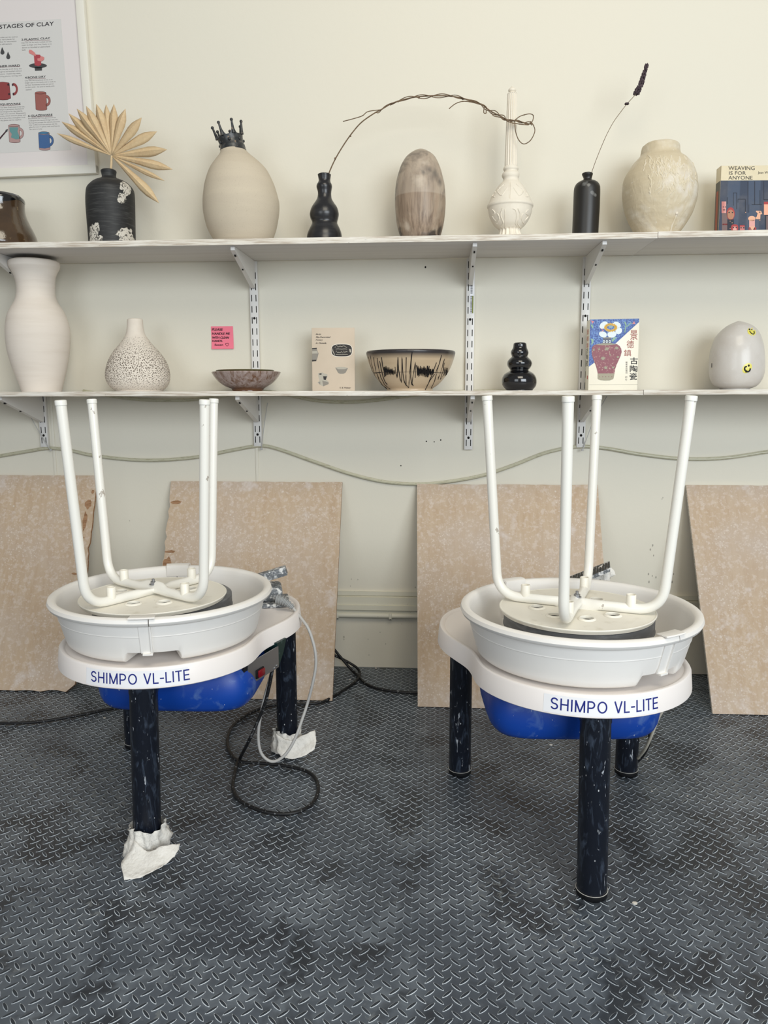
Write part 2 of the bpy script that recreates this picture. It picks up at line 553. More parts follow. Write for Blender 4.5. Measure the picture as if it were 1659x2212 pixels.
# ------------------------------------------------------------------ floor
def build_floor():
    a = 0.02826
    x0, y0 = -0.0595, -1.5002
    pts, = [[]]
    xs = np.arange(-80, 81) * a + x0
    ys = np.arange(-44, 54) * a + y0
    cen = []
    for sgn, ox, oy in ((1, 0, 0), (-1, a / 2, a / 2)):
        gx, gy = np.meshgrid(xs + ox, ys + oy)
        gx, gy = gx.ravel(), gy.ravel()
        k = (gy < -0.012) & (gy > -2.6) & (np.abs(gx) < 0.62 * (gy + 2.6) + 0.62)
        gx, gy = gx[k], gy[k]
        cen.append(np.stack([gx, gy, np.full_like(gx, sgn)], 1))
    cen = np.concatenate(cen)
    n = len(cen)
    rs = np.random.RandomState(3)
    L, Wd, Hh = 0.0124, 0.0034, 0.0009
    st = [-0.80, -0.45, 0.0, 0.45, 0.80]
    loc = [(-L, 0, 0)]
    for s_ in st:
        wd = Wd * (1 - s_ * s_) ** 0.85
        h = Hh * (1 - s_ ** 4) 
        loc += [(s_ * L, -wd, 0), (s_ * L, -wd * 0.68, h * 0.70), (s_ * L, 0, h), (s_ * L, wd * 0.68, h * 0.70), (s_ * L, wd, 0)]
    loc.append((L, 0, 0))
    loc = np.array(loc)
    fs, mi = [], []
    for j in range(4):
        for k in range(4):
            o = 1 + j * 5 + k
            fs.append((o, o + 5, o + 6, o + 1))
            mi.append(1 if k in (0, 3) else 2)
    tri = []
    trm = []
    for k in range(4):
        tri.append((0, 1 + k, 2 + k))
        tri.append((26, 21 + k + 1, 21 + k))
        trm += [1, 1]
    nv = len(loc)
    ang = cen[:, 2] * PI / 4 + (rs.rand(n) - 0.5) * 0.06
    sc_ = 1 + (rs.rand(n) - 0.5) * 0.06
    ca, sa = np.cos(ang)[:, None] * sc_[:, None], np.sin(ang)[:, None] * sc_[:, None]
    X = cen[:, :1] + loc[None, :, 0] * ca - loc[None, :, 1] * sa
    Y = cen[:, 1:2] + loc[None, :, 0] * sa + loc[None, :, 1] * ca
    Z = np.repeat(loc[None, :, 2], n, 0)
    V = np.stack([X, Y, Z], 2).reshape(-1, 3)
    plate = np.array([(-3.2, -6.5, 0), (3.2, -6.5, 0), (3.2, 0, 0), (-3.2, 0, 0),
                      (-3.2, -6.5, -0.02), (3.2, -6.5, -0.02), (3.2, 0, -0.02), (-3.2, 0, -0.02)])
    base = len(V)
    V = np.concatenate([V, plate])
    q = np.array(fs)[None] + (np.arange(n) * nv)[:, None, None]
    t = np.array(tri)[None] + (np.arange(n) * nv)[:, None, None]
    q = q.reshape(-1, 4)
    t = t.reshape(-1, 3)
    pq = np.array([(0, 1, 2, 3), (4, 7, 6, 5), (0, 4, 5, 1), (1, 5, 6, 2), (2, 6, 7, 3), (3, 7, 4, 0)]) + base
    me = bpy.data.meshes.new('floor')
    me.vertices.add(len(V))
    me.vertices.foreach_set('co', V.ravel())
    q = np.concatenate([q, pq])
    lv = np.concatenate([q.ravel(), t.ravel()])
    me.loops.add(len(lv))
    me.loops.foreach_set('vertex_index', lv.astype(np.int32))
    npoly = len(q) + len(t)
    me.polygons.add(npoly)
    ls = np.concatenate([np.arange(len(q)) * 4, len(q) * 4 + np.arange(len(t)) * 3])
    me.polygons.foreach_set('loop_start', ls.astype(np.int32))
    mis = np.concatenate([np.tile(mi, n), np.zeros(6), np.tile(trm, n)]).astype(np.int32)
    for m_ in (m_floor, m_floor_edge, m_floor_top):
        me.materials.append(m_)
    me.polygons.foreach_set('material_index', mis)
    sm = np.ones(npoly, dtype=bool)
    me.polygons.foreach_set('use_smooth', sm)
    me.update(calc_edges=True)
    me.validate()
    o = bpy.data.objects.new('floor', me)
    C.objects.link(o)
    return struct(o)


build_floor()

# ------------------------------------------------------------------ wall and its trim
mb = MB().box((-3.2, 0, -0.02), (3.2, 0.1, 3.0))
wall = struct(mb.obj('wall_back', m_wall))
mb = MB()
for (px, py, r_) in ((1455, 1240, 0.0024), (1447, 1247, 0.0028), (1452, 1257, 0.0032), (1438, 1258, 0.0018), (1410, 1178, 0.003), (1405, 1187, 0.0028), (1412, 1200, 0.0024), (1401, 1240, 0.003), (1409, 1244, 0.0022),
                     (1402, 1257, 0.0032), (1417, 1247, 0.0028), (1432, 1075, 0.0018), (1430, 1078, 0.0014), (759, 1251, 0.0016), (773, 1252, 0.0016), (757, 1266, 0.0014), (743, 1376, 0.0030), (743, 1381, 0.002), (795, 1381, 0.0016), (797, 1415, 0.0016),
                     (821, 1366, 0.0016), (833, 1391, 0.0016), (897, 1269, 0.0022), (868, 1348, 0.0014), (560, 1060, 0.002), (648, 1105, 0.0014), (280, 1125, 0.0016)):
    p = at(px, py, -0.0004)
    mb.ball(p, r_, 0, 8, (0.7, 0.12, 1.5))
fk = mb.obj('clay_fleck', M('dried_splash', rgb(164, 160, 148), 0.8, 0.1), wall)
fk['kind'] = 'stuff'
mb = MB()
for (px, py, r_) in ((919, 577, 0.0028), (921, 953.5, 0.0022), (938, 954.5, 0.0018), (952, 950.5, 0.0022), (866, 1006, 0.002)):
    p = at(px, py, -0.0006)
    mb.ball(p, r_, 0, 8, (1, 0.15, 1.2))
nh = mb.obj('nail_hole', m_slot, wall)
nh['kind'] = 'stuff'
# moulding low on the wall
pr = []
for (yy, dep) in ((1277.5, 0), (1278, 0.010), (1286.5, 0.010), (1287.5, 0.006), (1290, 0.012), (1291, 0.016), (1307, 0.016), (1308.5, 0.022), (1318.5, 0.022), (1319.5, 0.014), (1326, 0.014), (1326.5, 0)):
    pr.append((dep, at(815, yy, -dep).z))
mb = MB().prism([(-3.2, -d, z) for d, z in pr], (6.4, 0, 0))
struct(mb.obj('trim_1', m_trim))
zp = at(815, 1331, -0.018).z
mb = MB().tube([(x, -0.012, zp) for x in (-3.1, -1, 0, 1, 3.1)], 0.0085, 16)
pp = mb.obj('conduit_pipe', m_pipe)
tag(pp, 'thin painted conduit pipe running along the wall just above the floor', 'pipe')
for px in (843, 728):
    p = at(px, 1331, -0.02)
    mb = MB().rbox((p.x - 0.005, -0.0225, zp - 0.010), (p.x + 0.005, -0.0002, zp + 0.010), 0.002)
    mb.rbox((p.x - 0.005, -0.003, zp - 0.020), (p.x + 0.005, -0.0002, zp - 0.009), 0.001)
    mb.lathe([(p.x, 0, 0, 0.003), (p.x, 0, 0.003, 0.0025)], 12, 1, T=Matrix.Translation((p.x, -0.003, zp - 0.0145)) @ Matrix.Rotation(PI / 2, 4, 'X') @ Matrix.Translation((-p.x, 0, 0)))
    mb.obj('pipe_clip', [m_pipe, m_slot], pp)
# battens on the wall, a vertical cover strip seen left of the first upright
for n_, (px, z0, z1, wd) in enumerate(((118, 0.30, 1.34, 0.010), (555, 0.33, 1.372, 0.010))):
    p = at(px, 1000, -0.003)
    mb = MB().rbox((p.x - wd / 2, -0.003, z0), (p.x + wd / 2, 0, z1), 0.001)
    struct(mb.obj('trim_%d' % (n_ + 2), m_wall))

# ------------------------------------------------------------------ shelves
SHF = -0.287
UZ0, UZ1 = 1.3755, 1.3925
LZ0, LZ1 = 0.9425, 0.9565
xj_u = at(1421, 512, SHF).x
xj_l = at(1390, 848, SHF).x
def shelf(x0, x1, z0, z1, label, group=None, dz=0.0):
    t = empty('shelf_board', ((x0 + x1) / 2, SHF / 2, z0), 0, label, 'shelf', group)
    MB().rbox((x0, SHF, z0 + dz), (x1, -0.0165, z1 + dz), 0.0008).obj('board', m_shelf, t)
    MB().rbox((x0, SHF - 0.0012, z0 + dz), (x1, SHF + 0.0006, z1 + dz), 0.0005).obj('front_edge', m_ply_edge, t)
    return t
shelf(-2.1, xj_u - 0.0008, UZ0, UZ1, 'long whitewashed plywood board of the upper wall shelf, carrying most of the vases')
shelf(xj_u + 0.0008, 2.1, UZ0, UZ1, 'short upper shelf board at right under the weaving book', dz=0.001)
shelf(-2.1, xj_l - 0.0008, LZ0, LZ1, 'long whitewashed plywood board of the lower wall shelf above the upturned stools')
shelf(xj_l + 0.0008, 2.1, LZ0, LZ1, 'short lower shelf board at right under the pale egg with smiley marks', dz=0.0008)

UPX = [(-1.341, 0.770), (-0.598, 0.774), (0.1075, 0.764), (0.4735, 0.772)]
names_u = ['slotted white shelf upright at far left, behind the left stool', 'slotted white shelf upright beside the pink note',
           'slotted white shelf upright with a green sticker, right of the striped bowl', 'slotted white shelf upright half hidden by the book with the flower cover']
def upright(x, z0, label):
    w2, dp = 0.0135, 0.014
    t = empty('shelf_upright', (x, 0, z0), 0, label, 'shelf upright', 'slotted shelf uprights')
    mb = MB().rbox((x - w2, -dp, z0), (x + w2, -0.0003, UZ0 - 0.0005), 0.001)
    mb.obj('rail', m_metal_white, t)
    mb = MB()
    z = z0 + 0.012
    k = 0
    while z < UZ0 - 0.03:
        for s_ in (-1, 1):
            mb.rbox((x + s_ * 0.0072 - 0.0015, -dp - 0.0003, z), (x + s_ * 0.0072 + 0.0015, -dp + 0.003, z + 0.021), 0.0004, 0, None, 1)
        z += 0.0355
        k += 1
    for zs in (z0 + 0.0395, z0 + 0.42):
        mb.lathe([(0, 0, 0, 0.0042), (0, 0, 0.0012, 0.0034)], 14, 0, T=Matrix.Translation((x, -dp, zs)) @ Matrix.Rotation(PI / 2, 4, 'X'))
    so = mb.obj('slots', m_slot, t)
    return t
ups = [upright(x, z, n_) for (x, z), n_ in zip(UPX, names_u)]
# stickers on the uprights
def barcode(parent, x, z0, z1, w_, green=None):
    mb = MB().box((x - w_ / 2, -0.01465, z0), (x + w_ / 2, -0.0143, z1), 0)
    z = z0 + 0.003
    while z < z1 - 0.003:
        h = random.choice((0.0008, 0.0014, 0.002))
        mb.box((x - w_ * 0.32, -0.0148, z), (x + w_ * 0.25, -0.0146, z + h), 1)
        z += h + 0.0012
    if green:
        mb.box((x + w_ / 2 - 0.004, -0.0149, green[0]), (x + w_ / 2, -0.0146, green[1]), 2)
    o = mb.obj('barcode_sticker', [m_label, m_black_ink, M('green_print', rgb(120, 128, 50), 0.5)], parent)
    o['label'] = 'white barcode sticker'
barcode(ups[2], 0.111, 1.262, 1.31, 0.012)
barcode(ups[2], 0.111, 1.20, 1.262, 0.012, (1.203, 1.258))
barcode(ups[0], -1.347, 0.86, 0.885, 0.010)
barcode(ups[3], 0.470, 0.862, 0.90, 0.010)
barcode(ups[1], -0.602, 0.862, 0.89, 0.010)

def bracket(x, ztop, hgt, label):
    """folded sheet steel bracket: a thin triangular web with a folded front flange"""
    w_, y0, y1 = 0.0058, -0.0145, SHF + 0.022
    t = empty('shelf_bracket', (x, -0.0145, ztop - hgt), 0, label, 'shelf bracket', None)
    mb = MB()
    tri = lambda xx: [(xx, y0, ztop), (xx, y0, ztop - hgt), (xx, y0 - 0.012, ztop - hgt), (xx, y1, ztop - 0.010), (xx, y1, ztop)]
    for s_ in (-1, 1):
        mb.prism(tri(x + s_ * w_ - 0.0006), (0.0012, 0, 0))
    # flange along the sloping underside
    a = [(x - w_ - 0.0006, y0 - 0.010, ztop - hgt), (x + w_ + 0.0006, y0 - 0.010, ztop - hgt), (x + w_ + 0.0006, y1, ztop - 0.010), (x - w_ - 0.0006, y1, ztop - 0.010)]
    mb.prism(a, (0, -0.0012, -0.0008))
    mb.box((x - w_, y1 - 0.001, ztop - 0.010), (x + w_, y1, ztop))
    mb.obj('bracket_web', m_metal_white, t)
    for f in (0.52, 0.88):
        mb = MB()
        yy = (y0 - 0.010) + (y1 - y0 + 0.010) * f
        zz = ztop - hgt + (hgt - 0.010) * f
        yy = (y0 - 0.010) * (1 - (1 - f)) if False else yy
        sy = 0.010 if f > 0.6 else 0.006
        mb.box((x - 0.002, yy - sy / 2 - 0.0010, zz - sy * 0.22 - 0.0022), (x + 0.002, yy + sy / 2 - 0.0010, zz + sy * 0.22 + 0.0002))
        mb.obj('slot', m_slot, t)
for i, (x, _) in enumerate(UPX):
    wh = ['at far left', 'beside the pink note', 'above the striped bowl', 'above the book with the flower cover'][i]
    wl = ['at far left behind the left stool', 'behind the left stool, under the brown dish', 'right of centre, between the stools', 'behind the right stool'][i]
    bracket(x, UZ0 - 0.0006, 0.085, 'white steel bracket under the upper shelf ' + wh)
    bracket(x, LZ0 - 0.0006, 0.085, 'white steel bracket under the lower shelf ' + wl)

# rope light along the wall
def rope(pts, Y, label, n_=10):
    P = smooth_path([at(x, y, Y) for x, y in pts], 8)
    mb = MB()
    mb.tube(P, 0.0052, n_)
    mb.tube([p + Vector((0, -0.001, 0.0036)) for p in P], 0.0028, 8)
    o = mb.obj('rope_light', m_rope)
    return tag(o, label, 'rope light', None)
rope([(-60, 992), (0, 985), (60, 975), (105, 968.5), (150, 973), (200, 984), (280, 993), (350, 994), (430, 987), (500, 973), (560, 963.5),
      (600, 970), (680, 998), (760, 1025), (830, 1041), (900, 1046), (960, 1042), (1040, 1028), (1110, 1005), (1180, 978), (1250, 965),
      (1310, 969), (1380, 981), (1470, 991), (1560, 990), (1659, 976), (1740, 962)], -0.0065,
     'translucent rope light looping in waves along the wall below the lower shelf')
rope([(180, 845), (240, 856), (300, 863), (360, 865), (420, 863), (500, 853), (570, 846), (620, 853), (680, 865), (740, 869), (800, 866), (870, 857), (940, 848), (1020, 846), (1100, 845)], -0.0072,
     'rope light sagging just below the back of the lower shelf')
# cable ties
for i, (pts, lb) in enumerate(((((63, 895), (80, 925), (95, 950), (106, 968), (110, 972)), 'clear cable tie sticking out by the far left upright'),
                               (((1311, 856), (1300, 875), (1285, 900), (1270, 940), (1262, 962), (1258, 972)), 'clear cable tie hanging by the upright behind the right stool'),
                               (((578, 870), (572, 910), (567, 950), (565, 970)), 'clear cable tie hanging by the upright behind the left stool'))):
    mb = MB().tube(smooth_path([at(x, y, -0.019) for x, y in pts], 4), 0.0013, 6)
    p = at(pts[-1][0], pts[-1][1], -0.019)
    mb.rbox((p.x - 0.0035, p.y - 0.003, p.z - 0.003), (p.x + 0.0035, p.y + 0.003, p.z + 0.003), 0.001)
    tag(mb.obj('cable_tie', m_cordgrey), lb, 'cable tie')

# ------------------------------------------------------------------ plywood boards leaning on the wall
def lean_board(xt0, xt1, zt, xb0, xb1, yb, label, left_rough=0, right_rough=0, bottom_rough=0, th=0.009, seed=1, round_=0.0):
    rnd = random.Random(seed)
    t = empty('plywood_board', ((xb0 + xb1) / 2, yb, 0), 0, label, 'board')
    n = 40
    top = [(u, 1.0) for u in np.linspace(0, 1, 24)]
    edge = []
    def jag(a):
        return (rnd.random() ** 2) * a
    pts = []
    for i in range(24):                       # top, left to right
        pts.append([i / 23.0, 1 - (0.002 if 2 < i < 21 and rnd.random() < 0.3 else 0)])
    for i in range(1, n):                     # right side, down
        v = 1 - i / n
        pts.append([1 - (jag(right_rough) if 0.25 < v < 0.85 else 0), v])
    for i in range(24):
        u = 1 - i / 23.0
        pts.append([u, jag(bottom_rough)])
    for i in range(1, n):
        v = i / n
        pts.append([(jag(left_rough) if 0.25 < v < 0.95 else 0), v])
    if round_:
        for p in pts:
            du, dv = 1 - p[0], p[1]
            if du < round_ and dv < round_:
                a = (round_ - du) / round_
                p[1] = max(p[1], round_ * 0.7 * (1 - math.sqrt(max(0, 1 - a * a))))
    ztop_v = Vector(((xt0 + xt1) / 2, -0.001, zt))
    def W(u, v, k):
        b = Vector((xb0 + (xb1 - xb0) * u, yb, 0.0018))
        tp = Vector((xt0 + (xt1 - xt0) * u, -0.002 - th * 1.06, zt))
        up = (tp - b).normalized()
        nr = Vector((0, up.z, -up.y))         # towards the wall
        return b + (tp - b) * v + nr * (k * th)
    N_ = len(pts)
    vs = [W(u, v, 0) for u, v in pts] + [W(u, v, 1) for u, v in pts]
    mb = MB()
    mb.add(vs, [list(range(N_))], 0, False)
    mb.add(vs, [list(range(N_, 2 * N_))[::-1]], 0, False)
    mb.add(vs, [(i, N_ + i, N_ + (i + 1) % N_, (i + 1) % N_) for i in range(N_)], 1, False)
    mb.obj('panel', [m_ply, m_ply_torn if (left_rough or right_rough) else m_ply_edge], t)
    return t, W
bd0, W0 = lean_board(-1.78, -1.161, 0.672, -1.80, -1.154, -0.292, 'dusty plywood board with torn right edge leaning at far left', right_rough=0.014, bottom_rough=0.008, seed=2, round_=0.05)
bd1, W1 = lean_board(-0.903, -0.314, 0.654, -0.905, -0.316, -0.309, 'plywood board with splintered left edge leaning behind the left pottery wheel', left_rough=0.012, seed=5)
bd2, W2 = lean_board(-0.062, 0.534, 0.649, -0.049, 0.545, -0.338, 'pinkish plywood board leaning behind the right pottery wheel', right_rough=0.002, seed=8)
bd3, W3 = lean_board(0.819, 1.41, 0.650, 0.831, 1.42, -0.337, 'clay-splattered plywood board leaning at far right', seed=11)
def torn(W_, par, spots):
    for (u, v, du, dv) in spots:
        mb = MB()
        pts = []
        rnd = random.Random(int(u * 1000 + v * 77))
        for i in range(14):
            a = 2 * PI * i / 14
            pts.append(W_(min(max(u + math.cos(a) * du * (0.6 + 0.5 * rnd.random()), 0.004), 0.996), v + math.sin(a) * dv * (0.6 + 0.5 * rnd.random()), -0.06))
        mb.poly(pts)
        mb.obj('torn_patch', m_ply_torn, par)['label'] = 'bare brown patch where the veneer tore off'
torn(W0, bd0, [(0.966, 0.86, 0.020, 0.028), (0.958, 0.78, 0.014, 0.05), (0.93, 0.70, 0.04, 0.010), (0.94, 0.53, 0.03, 0.006), (0.985, 0.92, 0.01, 0.010)])
torn(W1, bd1, [(0.045, 0.895, 0.04, 0.010), (0.03, 0.60, 0.03, 0.035), (0.04, 0.655, 0.035, 0.008), (0.03, 0.55, 0.035, 0.010)])

# ------------------------------------------------------------------ pottery wheels
def table_outline(r=0.2235):
    half = []
    for d in np.linspace(-90, -27, 16):
        half.append((r * math.cos(R(d)), -0.008 + r * math.sin(R(d))))
    pts = [Vector((x, y, 0)) for x, y in ((0.2085, -0.088), (0.2145, -0.064), (0.2178, -0.036), (0.2195, -0.012), (0.2235, 0.014), (0.2325, 0.042), (0.247, 0.076), (0.262, 0.114), (0.272, 0.152), (0.2765, 0.195), (0.273, 0.240), (0.258, 0.295), (0.225, 0.348), (0.172, 0.380), (0.10, 0.397), (0.0, 0.402))]
    half += [(p.x, p.y) for p in smooth_path(pts, 4)]
    # drop duplicate centre points and mirror
    left = [(-x, y) for x, y in half[1:-1]][::-1]
    return half + left

def offset_outline(o, d):
    n = len(o)
    res = []
    for i in range(n):
        a, b = Vector(o[i - 1]), Vector(o[(i + 1) % n])
        t = (b - a).normalized()
        nr = Vector((t.y, -t.x))
        res.append((o[i][0] + nr.x * d, o[i][1] + nr.y * d))
    return res

LEGS = ((0.0, -0.190), (-0.210, 0.262), (0.210, 0.262))

def build_wheel(loc, rz, pan_rot, rear_rot, label, tub_off, leg_dx):
    w_ = empty('pottery_wheel', loc, rz, label, 'pottery wheel', 'pottery wheels')
    T = w_.matrix_basis
    TP = T @ Matrix.Translation((0, 0, 0))
    # table top: rings of the outline from inside the top to the hollow underside
    o0 = table_outline()
    n = len(o0)
    mb = MB()
    rings = [(-0.020, 0.4015), (-0.0135, 0.4015), (-0.0105, 0.4045), (-0.006, 0.4065), (-0.002, 0.4055), (0.0, 0.402), (0.0035, 0.364), (0.001, 0.362), (-0.003, 0.364), (-0.006, 0.392), (-0.030, 0.394)]
    vs = []
    for d, z in rings:
        vs += [T @ Vector((x, y, z)) for x, y in offset_outline(o0, d)]
    fs = []
    for j in range(len(rings) - 1):
        for i in range(n):
            fs.append((j * n + i, (j + 1) * n + i, (j + 1) * n + (i + 1) % n, j * n + (i + 1) % n))
    fs.append(list(range(n)))
    fs.append([(len(rings) - 1) * n + i for i in range(n)][::-1])
    mb.add(vs, fs, 0, True)
    mb.obj('table_top', m_table, w_)
    # legs
    for k, (lx, ly) in enumerate(LEGS):
        lx += leg_dx
        rr = 0.0286 if k == 0 else 0.0275
        mb = MB()
        top_y = ly
        if k == 0:
            ly -= 0.024                       # the front leg leans out a little towards its foot
        mb.lathe([(lx, ly, 0.012, rr * 0.98), (lx, ly, 0.014, rr), (lx, ly * 0.13 + top_y * 0.87, 0.34, rr), (lx, ly * 0.12 + top_y * 0.88, 0.342, rr + 0.0012), (lx, top_y, 0.398, rr + 0.0012)], 40, T=T)
        lg = mb.obj('leg', m_leg, w_)
        mb = MB()
        mb.lathe([(lx, ly, 0.0016, rr), (lx, ly, 0.003, rr + 0.0008), (lx, ly, 0.012, rr + 0.0010), (lx, ly, 0.0135, rr + 0.0004)], 40, T=T)
        mb.lathe([(lx, ly, 0.0118, rr + 0.0011), (lx, ly, 0.0124, rr + 0.0018), (lx, ly, 0.0130, rr + 0.0003)], 40, 1, T=T)
        mb.obj('foot_cap', [m_foot, m_footline], lg)
    # blue tub round the motor
    mb = MB()
    def sq(a, hx, hy, p=0.42):
        ca, sa = math.cos(a), math.sin(a)
        return hx * math.copysign(abs(ca) ** p, ca), hy * math.copysign(abs(sa) ** p, sa)
    tr = []
    nn = 72
    tox, toy = tub_off
    for z, s_ in ((0.392, 0.80), (0.366, 0.84), (0.345, 0.93), (0.310, 0.965), (0.290, 0.95), (0.276, 0.92), (0.267, 0.88), (0.263, 0.82), (0.2615, 0.70), (0.261, 0.3)):
        tr.append([T @ Vector((tox + sq(2 * PI * i / nn, 0.184 * s_, 0.148 * s_)[0], toy + sq(2 * PI * i / nn, 0.184 * s_, 0.148 * s_)[1], z)) for i in range(nn)])
    vs = [p for r_ in tr for p in r_]
    fs = [(j * nn + i, (j + 1) * nn + i, (j + 1) * nn + (i + 1) % nn, j * nn + (i + 1) % nn) for j in range(len(tr) - 1) for i in range(nn)]
    fs += [[(len(tr) - 1) * nn + i for i in range(nn)][::-1], list(range(nn))]
    mb.add(vs, fs, 0, True)
    mb.obj('motor_tub', m_blue, w_)
    # wheel head
    mb = MB()
    hz = loc[2]
    mb.lathe([(0, 0, 0.405, 0.035), (0, 0, 0.447, 0.035), (0, 0, 0.449, 0.150), (0, 0, 0.466, 0.1535), (0, 0, 0.467, 0.1548), (0, 0, 0.4685, 0.1548), (0, 0, 0.4695, 0.1535), (0, 0, 0.4935, 0.1535), (0, 0, 0.4952, 0.1515)], 96, T=TP)
    mb.obj('wheel_head', m_head, w_)
    # splash pan in two halves
    prof = [(0.045, 0.4075), (0.194, 0.4075), (0.2035, 0.4090), (0.2090, 0.4140), (0.2122, 0.4230), (0.2182, 0.446), (0.2231, 0.4650), (0.2235, 0.4665), (0.2244, 0.4674), (0.2240, 0.4683), (0.2244, 0.4700), (0.2303, 0.493),
            (0.236, 0.4925), (0.2425, 0.4955), (0.2455, 0.5015), (0.2435, 0.5085), (0.2375, 0.512), (0.230, 0.5105), (0.2255, 0.5045), (0.2245, 0.494), (0.2065, 0.425), (0.200, 0.4165), (0.045, 0.4165)]
    seams = (pan_rot, rear_rot)
    def lift(a, z, r_):
        zz = z
        for s_ in seams:
            d = abs((a - s_ + PI) % (2 * PI) - PI)
            hw = R(16)
            k = min(1, max(0, (hw - d) / R(2.2)))
            k = k * k * (3 - 2 * k)
            lim = 0.4315 + (0.004 if r_ < 0.207 and z > 0.412 else 0)
            if z < 0.426 and r_ > 0.11:
                zz = max(zz, z + k * (lim - z) if z < lim else z)
        return r_, zz
    g = R(0.25)
    a, b = pan_rot, rear_rot
    while b < a:
        b += 2 * PI
    for (aa, bb) in ((a + g, b - g), (b + g, a + 2 * PI - g)):
        mb = MB()
        mb.lathe([(0, 0, z, r_) for r_, z in prof], 150, a0=aa, a1=bb, closed=True, rf=lift, T=TP)
        mb.obj('splash_pan_half', m_plastic, w_)
    # rim clips and joint strips
    for q, s_ in enumerate(seams):
        mb = MB()
        fr = 1 if q == 0 else 0
        if fr:
            a0, a1 = s_ - R(9), s_ + R(3.0)
            cp = [(0.222, 0.5125), (0.225, 0.5150), (0.2475, 0.5148), (0.2492, 0.5132), (0.2488, 0.5118), (0.236, 0.5130)]
        else:
            a0, a1 = s_ - R(7.5), s_ + R(6.5)
            cp = [(0.2232, 0.486), (0.2205, 0.487), (0.2215, 0.5140), (0.227, 0.5165), (0.246, 0.5155), (0.2485, 0.511), (0.2487, 0.4985), (0.2465, 0.4985), (0.246, 0.509), (0.2375, 0.5132), (0.2275, 0.5120), (0.2240, 0.505)]
        mb.lathe([(0, 0, z, r_) for r_, z in cp], 10, a0=a0, a1=a1, closed=True, T=TP)
        mb.obj('rim_clip', m_plastic, w_)
        mb = MB()
        st = [(0.2135, 0.4315), (0.2296, 0.4925), (0.2328, 0.4925), (0.2168, 0.4315)]
        mb.lathe([(0, 0, z, r_) for r_, z in st], 4, a0=s_ - R(5.5), a1=s_ + R(0.1), closed=True, T=TP)
        rib = [(0.2135, 0.4305), (0.2296, 0.4925), (0.2368, 0.4925), (0.2208, 0.4305)]
        mb.lathe([(0, 0, z, r_) for r_, z in rib], 2, a0=s_ - R(0.15), a1=s_ + R(0.55), closed=True, T=TP)
        mb.lathe([(0, 0, z, r_) for r_, z in ((0.205, 0.4285), (0.2225, 0.4285), (0.2225, 0.4318), (0.205, 0.4318))], 4, a0=s_ - R(4.5), a1=s_ + R(0.6), closed=True, T=TP)
        mb.obj('joint_strip', m_plastic, w_)
    # label on the rim
    lab_dx = leg_dx * 0.8
    rt = 0.2260
    def onrim(u, v, off):
        a_ = -PI / 2 + (u + lab_dx) / rt
        k = (0.402 - v) / 0.038
        r_ = 0.2235 + 0.0035 * k + off
        return T @ Vector((r_ * math.cos(a_), -0.008 + r_ * math.sin(a_), v))
    mb = MB()
    lw = 0.108
    k = 24
    vs = [onrim(-lw + 2 * lw * i / k, z, 0.0003) for z in (0.3665, 0.4000) for i in range(k + 1)]
    mb.add(vs, [(i, i + 1, k + 2 + i, k + 1 + i) for i in range(k)], 0, True)
    lb = mb.obj('brand_label', m_label, w_)
    lb['label'] = 'white label strip with blue lettering'
    mb = MB()
    put_sans(mb, 'SHIMPO', (0.0140, 0.0150, 0.0036, 0.0182, 0.0140, 0.0180), 0.0038, lambda u, v: onrim(u, v, 0.0007), -0.0945, 0.3730, 0.0222, 0.0027)
    put_sans(mb, 'VL-LITE', (0.0155, 0.0110, 0.0078, 0.0110, 0.0030, 0.0132, 0.0125), 0.0028, lambda u, v: onrim(u, v, 0.0007), 0.0200, 0.3730, 0.0222, 0.0027)
    mb.obj('lettering', m_navy_ink, lb)
    return w_, T

LW = (-0.618, -0.905, 0)
RW = (0.300, -0.990, 0)
wl, TL = build_wheel(LW, R(0.5), R(-77.5), R(100.5), 'white pottery wheel at left, front leg wrapped in plastic at the foot', (0.043, 0.015), 0.018)
wr, TR = build_wheel(RW, R(3.4), R(-56), R(117), 'white pottery wheel at right, bare-footed front leg, table lobe showing at its left', (-0.018, 0.015), -0.008)

# control panel of the left wheel
mb = MB()
p1, p2 = atz(541, 1462, 0.330), atz(602, 1424, 0.330)
dirv = Vector((p2.x - p1.x, p2.y - p1.y, 0)).normalized()
nrm = Vector((dirv.y, -dirv.x, 0))
Lp = Vector((p2.x - p1.x, p2.y - p1.y, 0)).length
Tp = Matrix([[dirv.x, -nrm.x, 0, p1.x], [dirv.y, -nrm.y, 0, p1.y], [0, 0, 1, 0.338], [0, 0, 0, 1]])
mb.box((-0.022, 0.002, -0.030), (0.02, 0.05, 0.024), 0, Tp)
mb.box((-0.008, 0.0, -0.027), (Lp, 0.0018, 0.024), 1, Tp)
for (a, b) in ((0.0, -0.023), (0.002, -0.012), (Lp - 0.010, -0.020), (Lp - 0.020, -0.023)):
    mb.lathe([(0, 0, 0, 0.0032), (0, 0, 0.002, 0.0026), (0, 0, 0.0028, 0.001)], 10, 1, T=Tp @ Matrix.Translation((a, 0, b)) @ Matrix.Rotation(PI / 2, 4, 'X'))
pl = mb.obj('switch_panel', [m_switch_black, m_steel], wl)
mb = MB()
mb.rbox((0.021, -0.0035, -0.021), (0.053, 0.001, -0.001), 0.001, 0, Tp)
mb.rbox((0.026, -0.0075, -0.019), (0.051, -0.002, -0.003), 0.0015, 1, Tp)
sw = mb.obj('rocker_switch', [m_foot, m_red], pl)
sw['label'] = 'red power rocker in a black bezel'
mb = MB()
put_text(mb, 'O', lambda u, v: Tp @ Vector((u, -0.0078, v)), 0.029, -0.013, 0.032, -0.009, bold=0.02)
put_text(mb, 'I', lambda u, v: Tp @ Vector((u, -0.0078, v)), 0.046, -0.013, 0.0466, -0.009, bold=0.02)
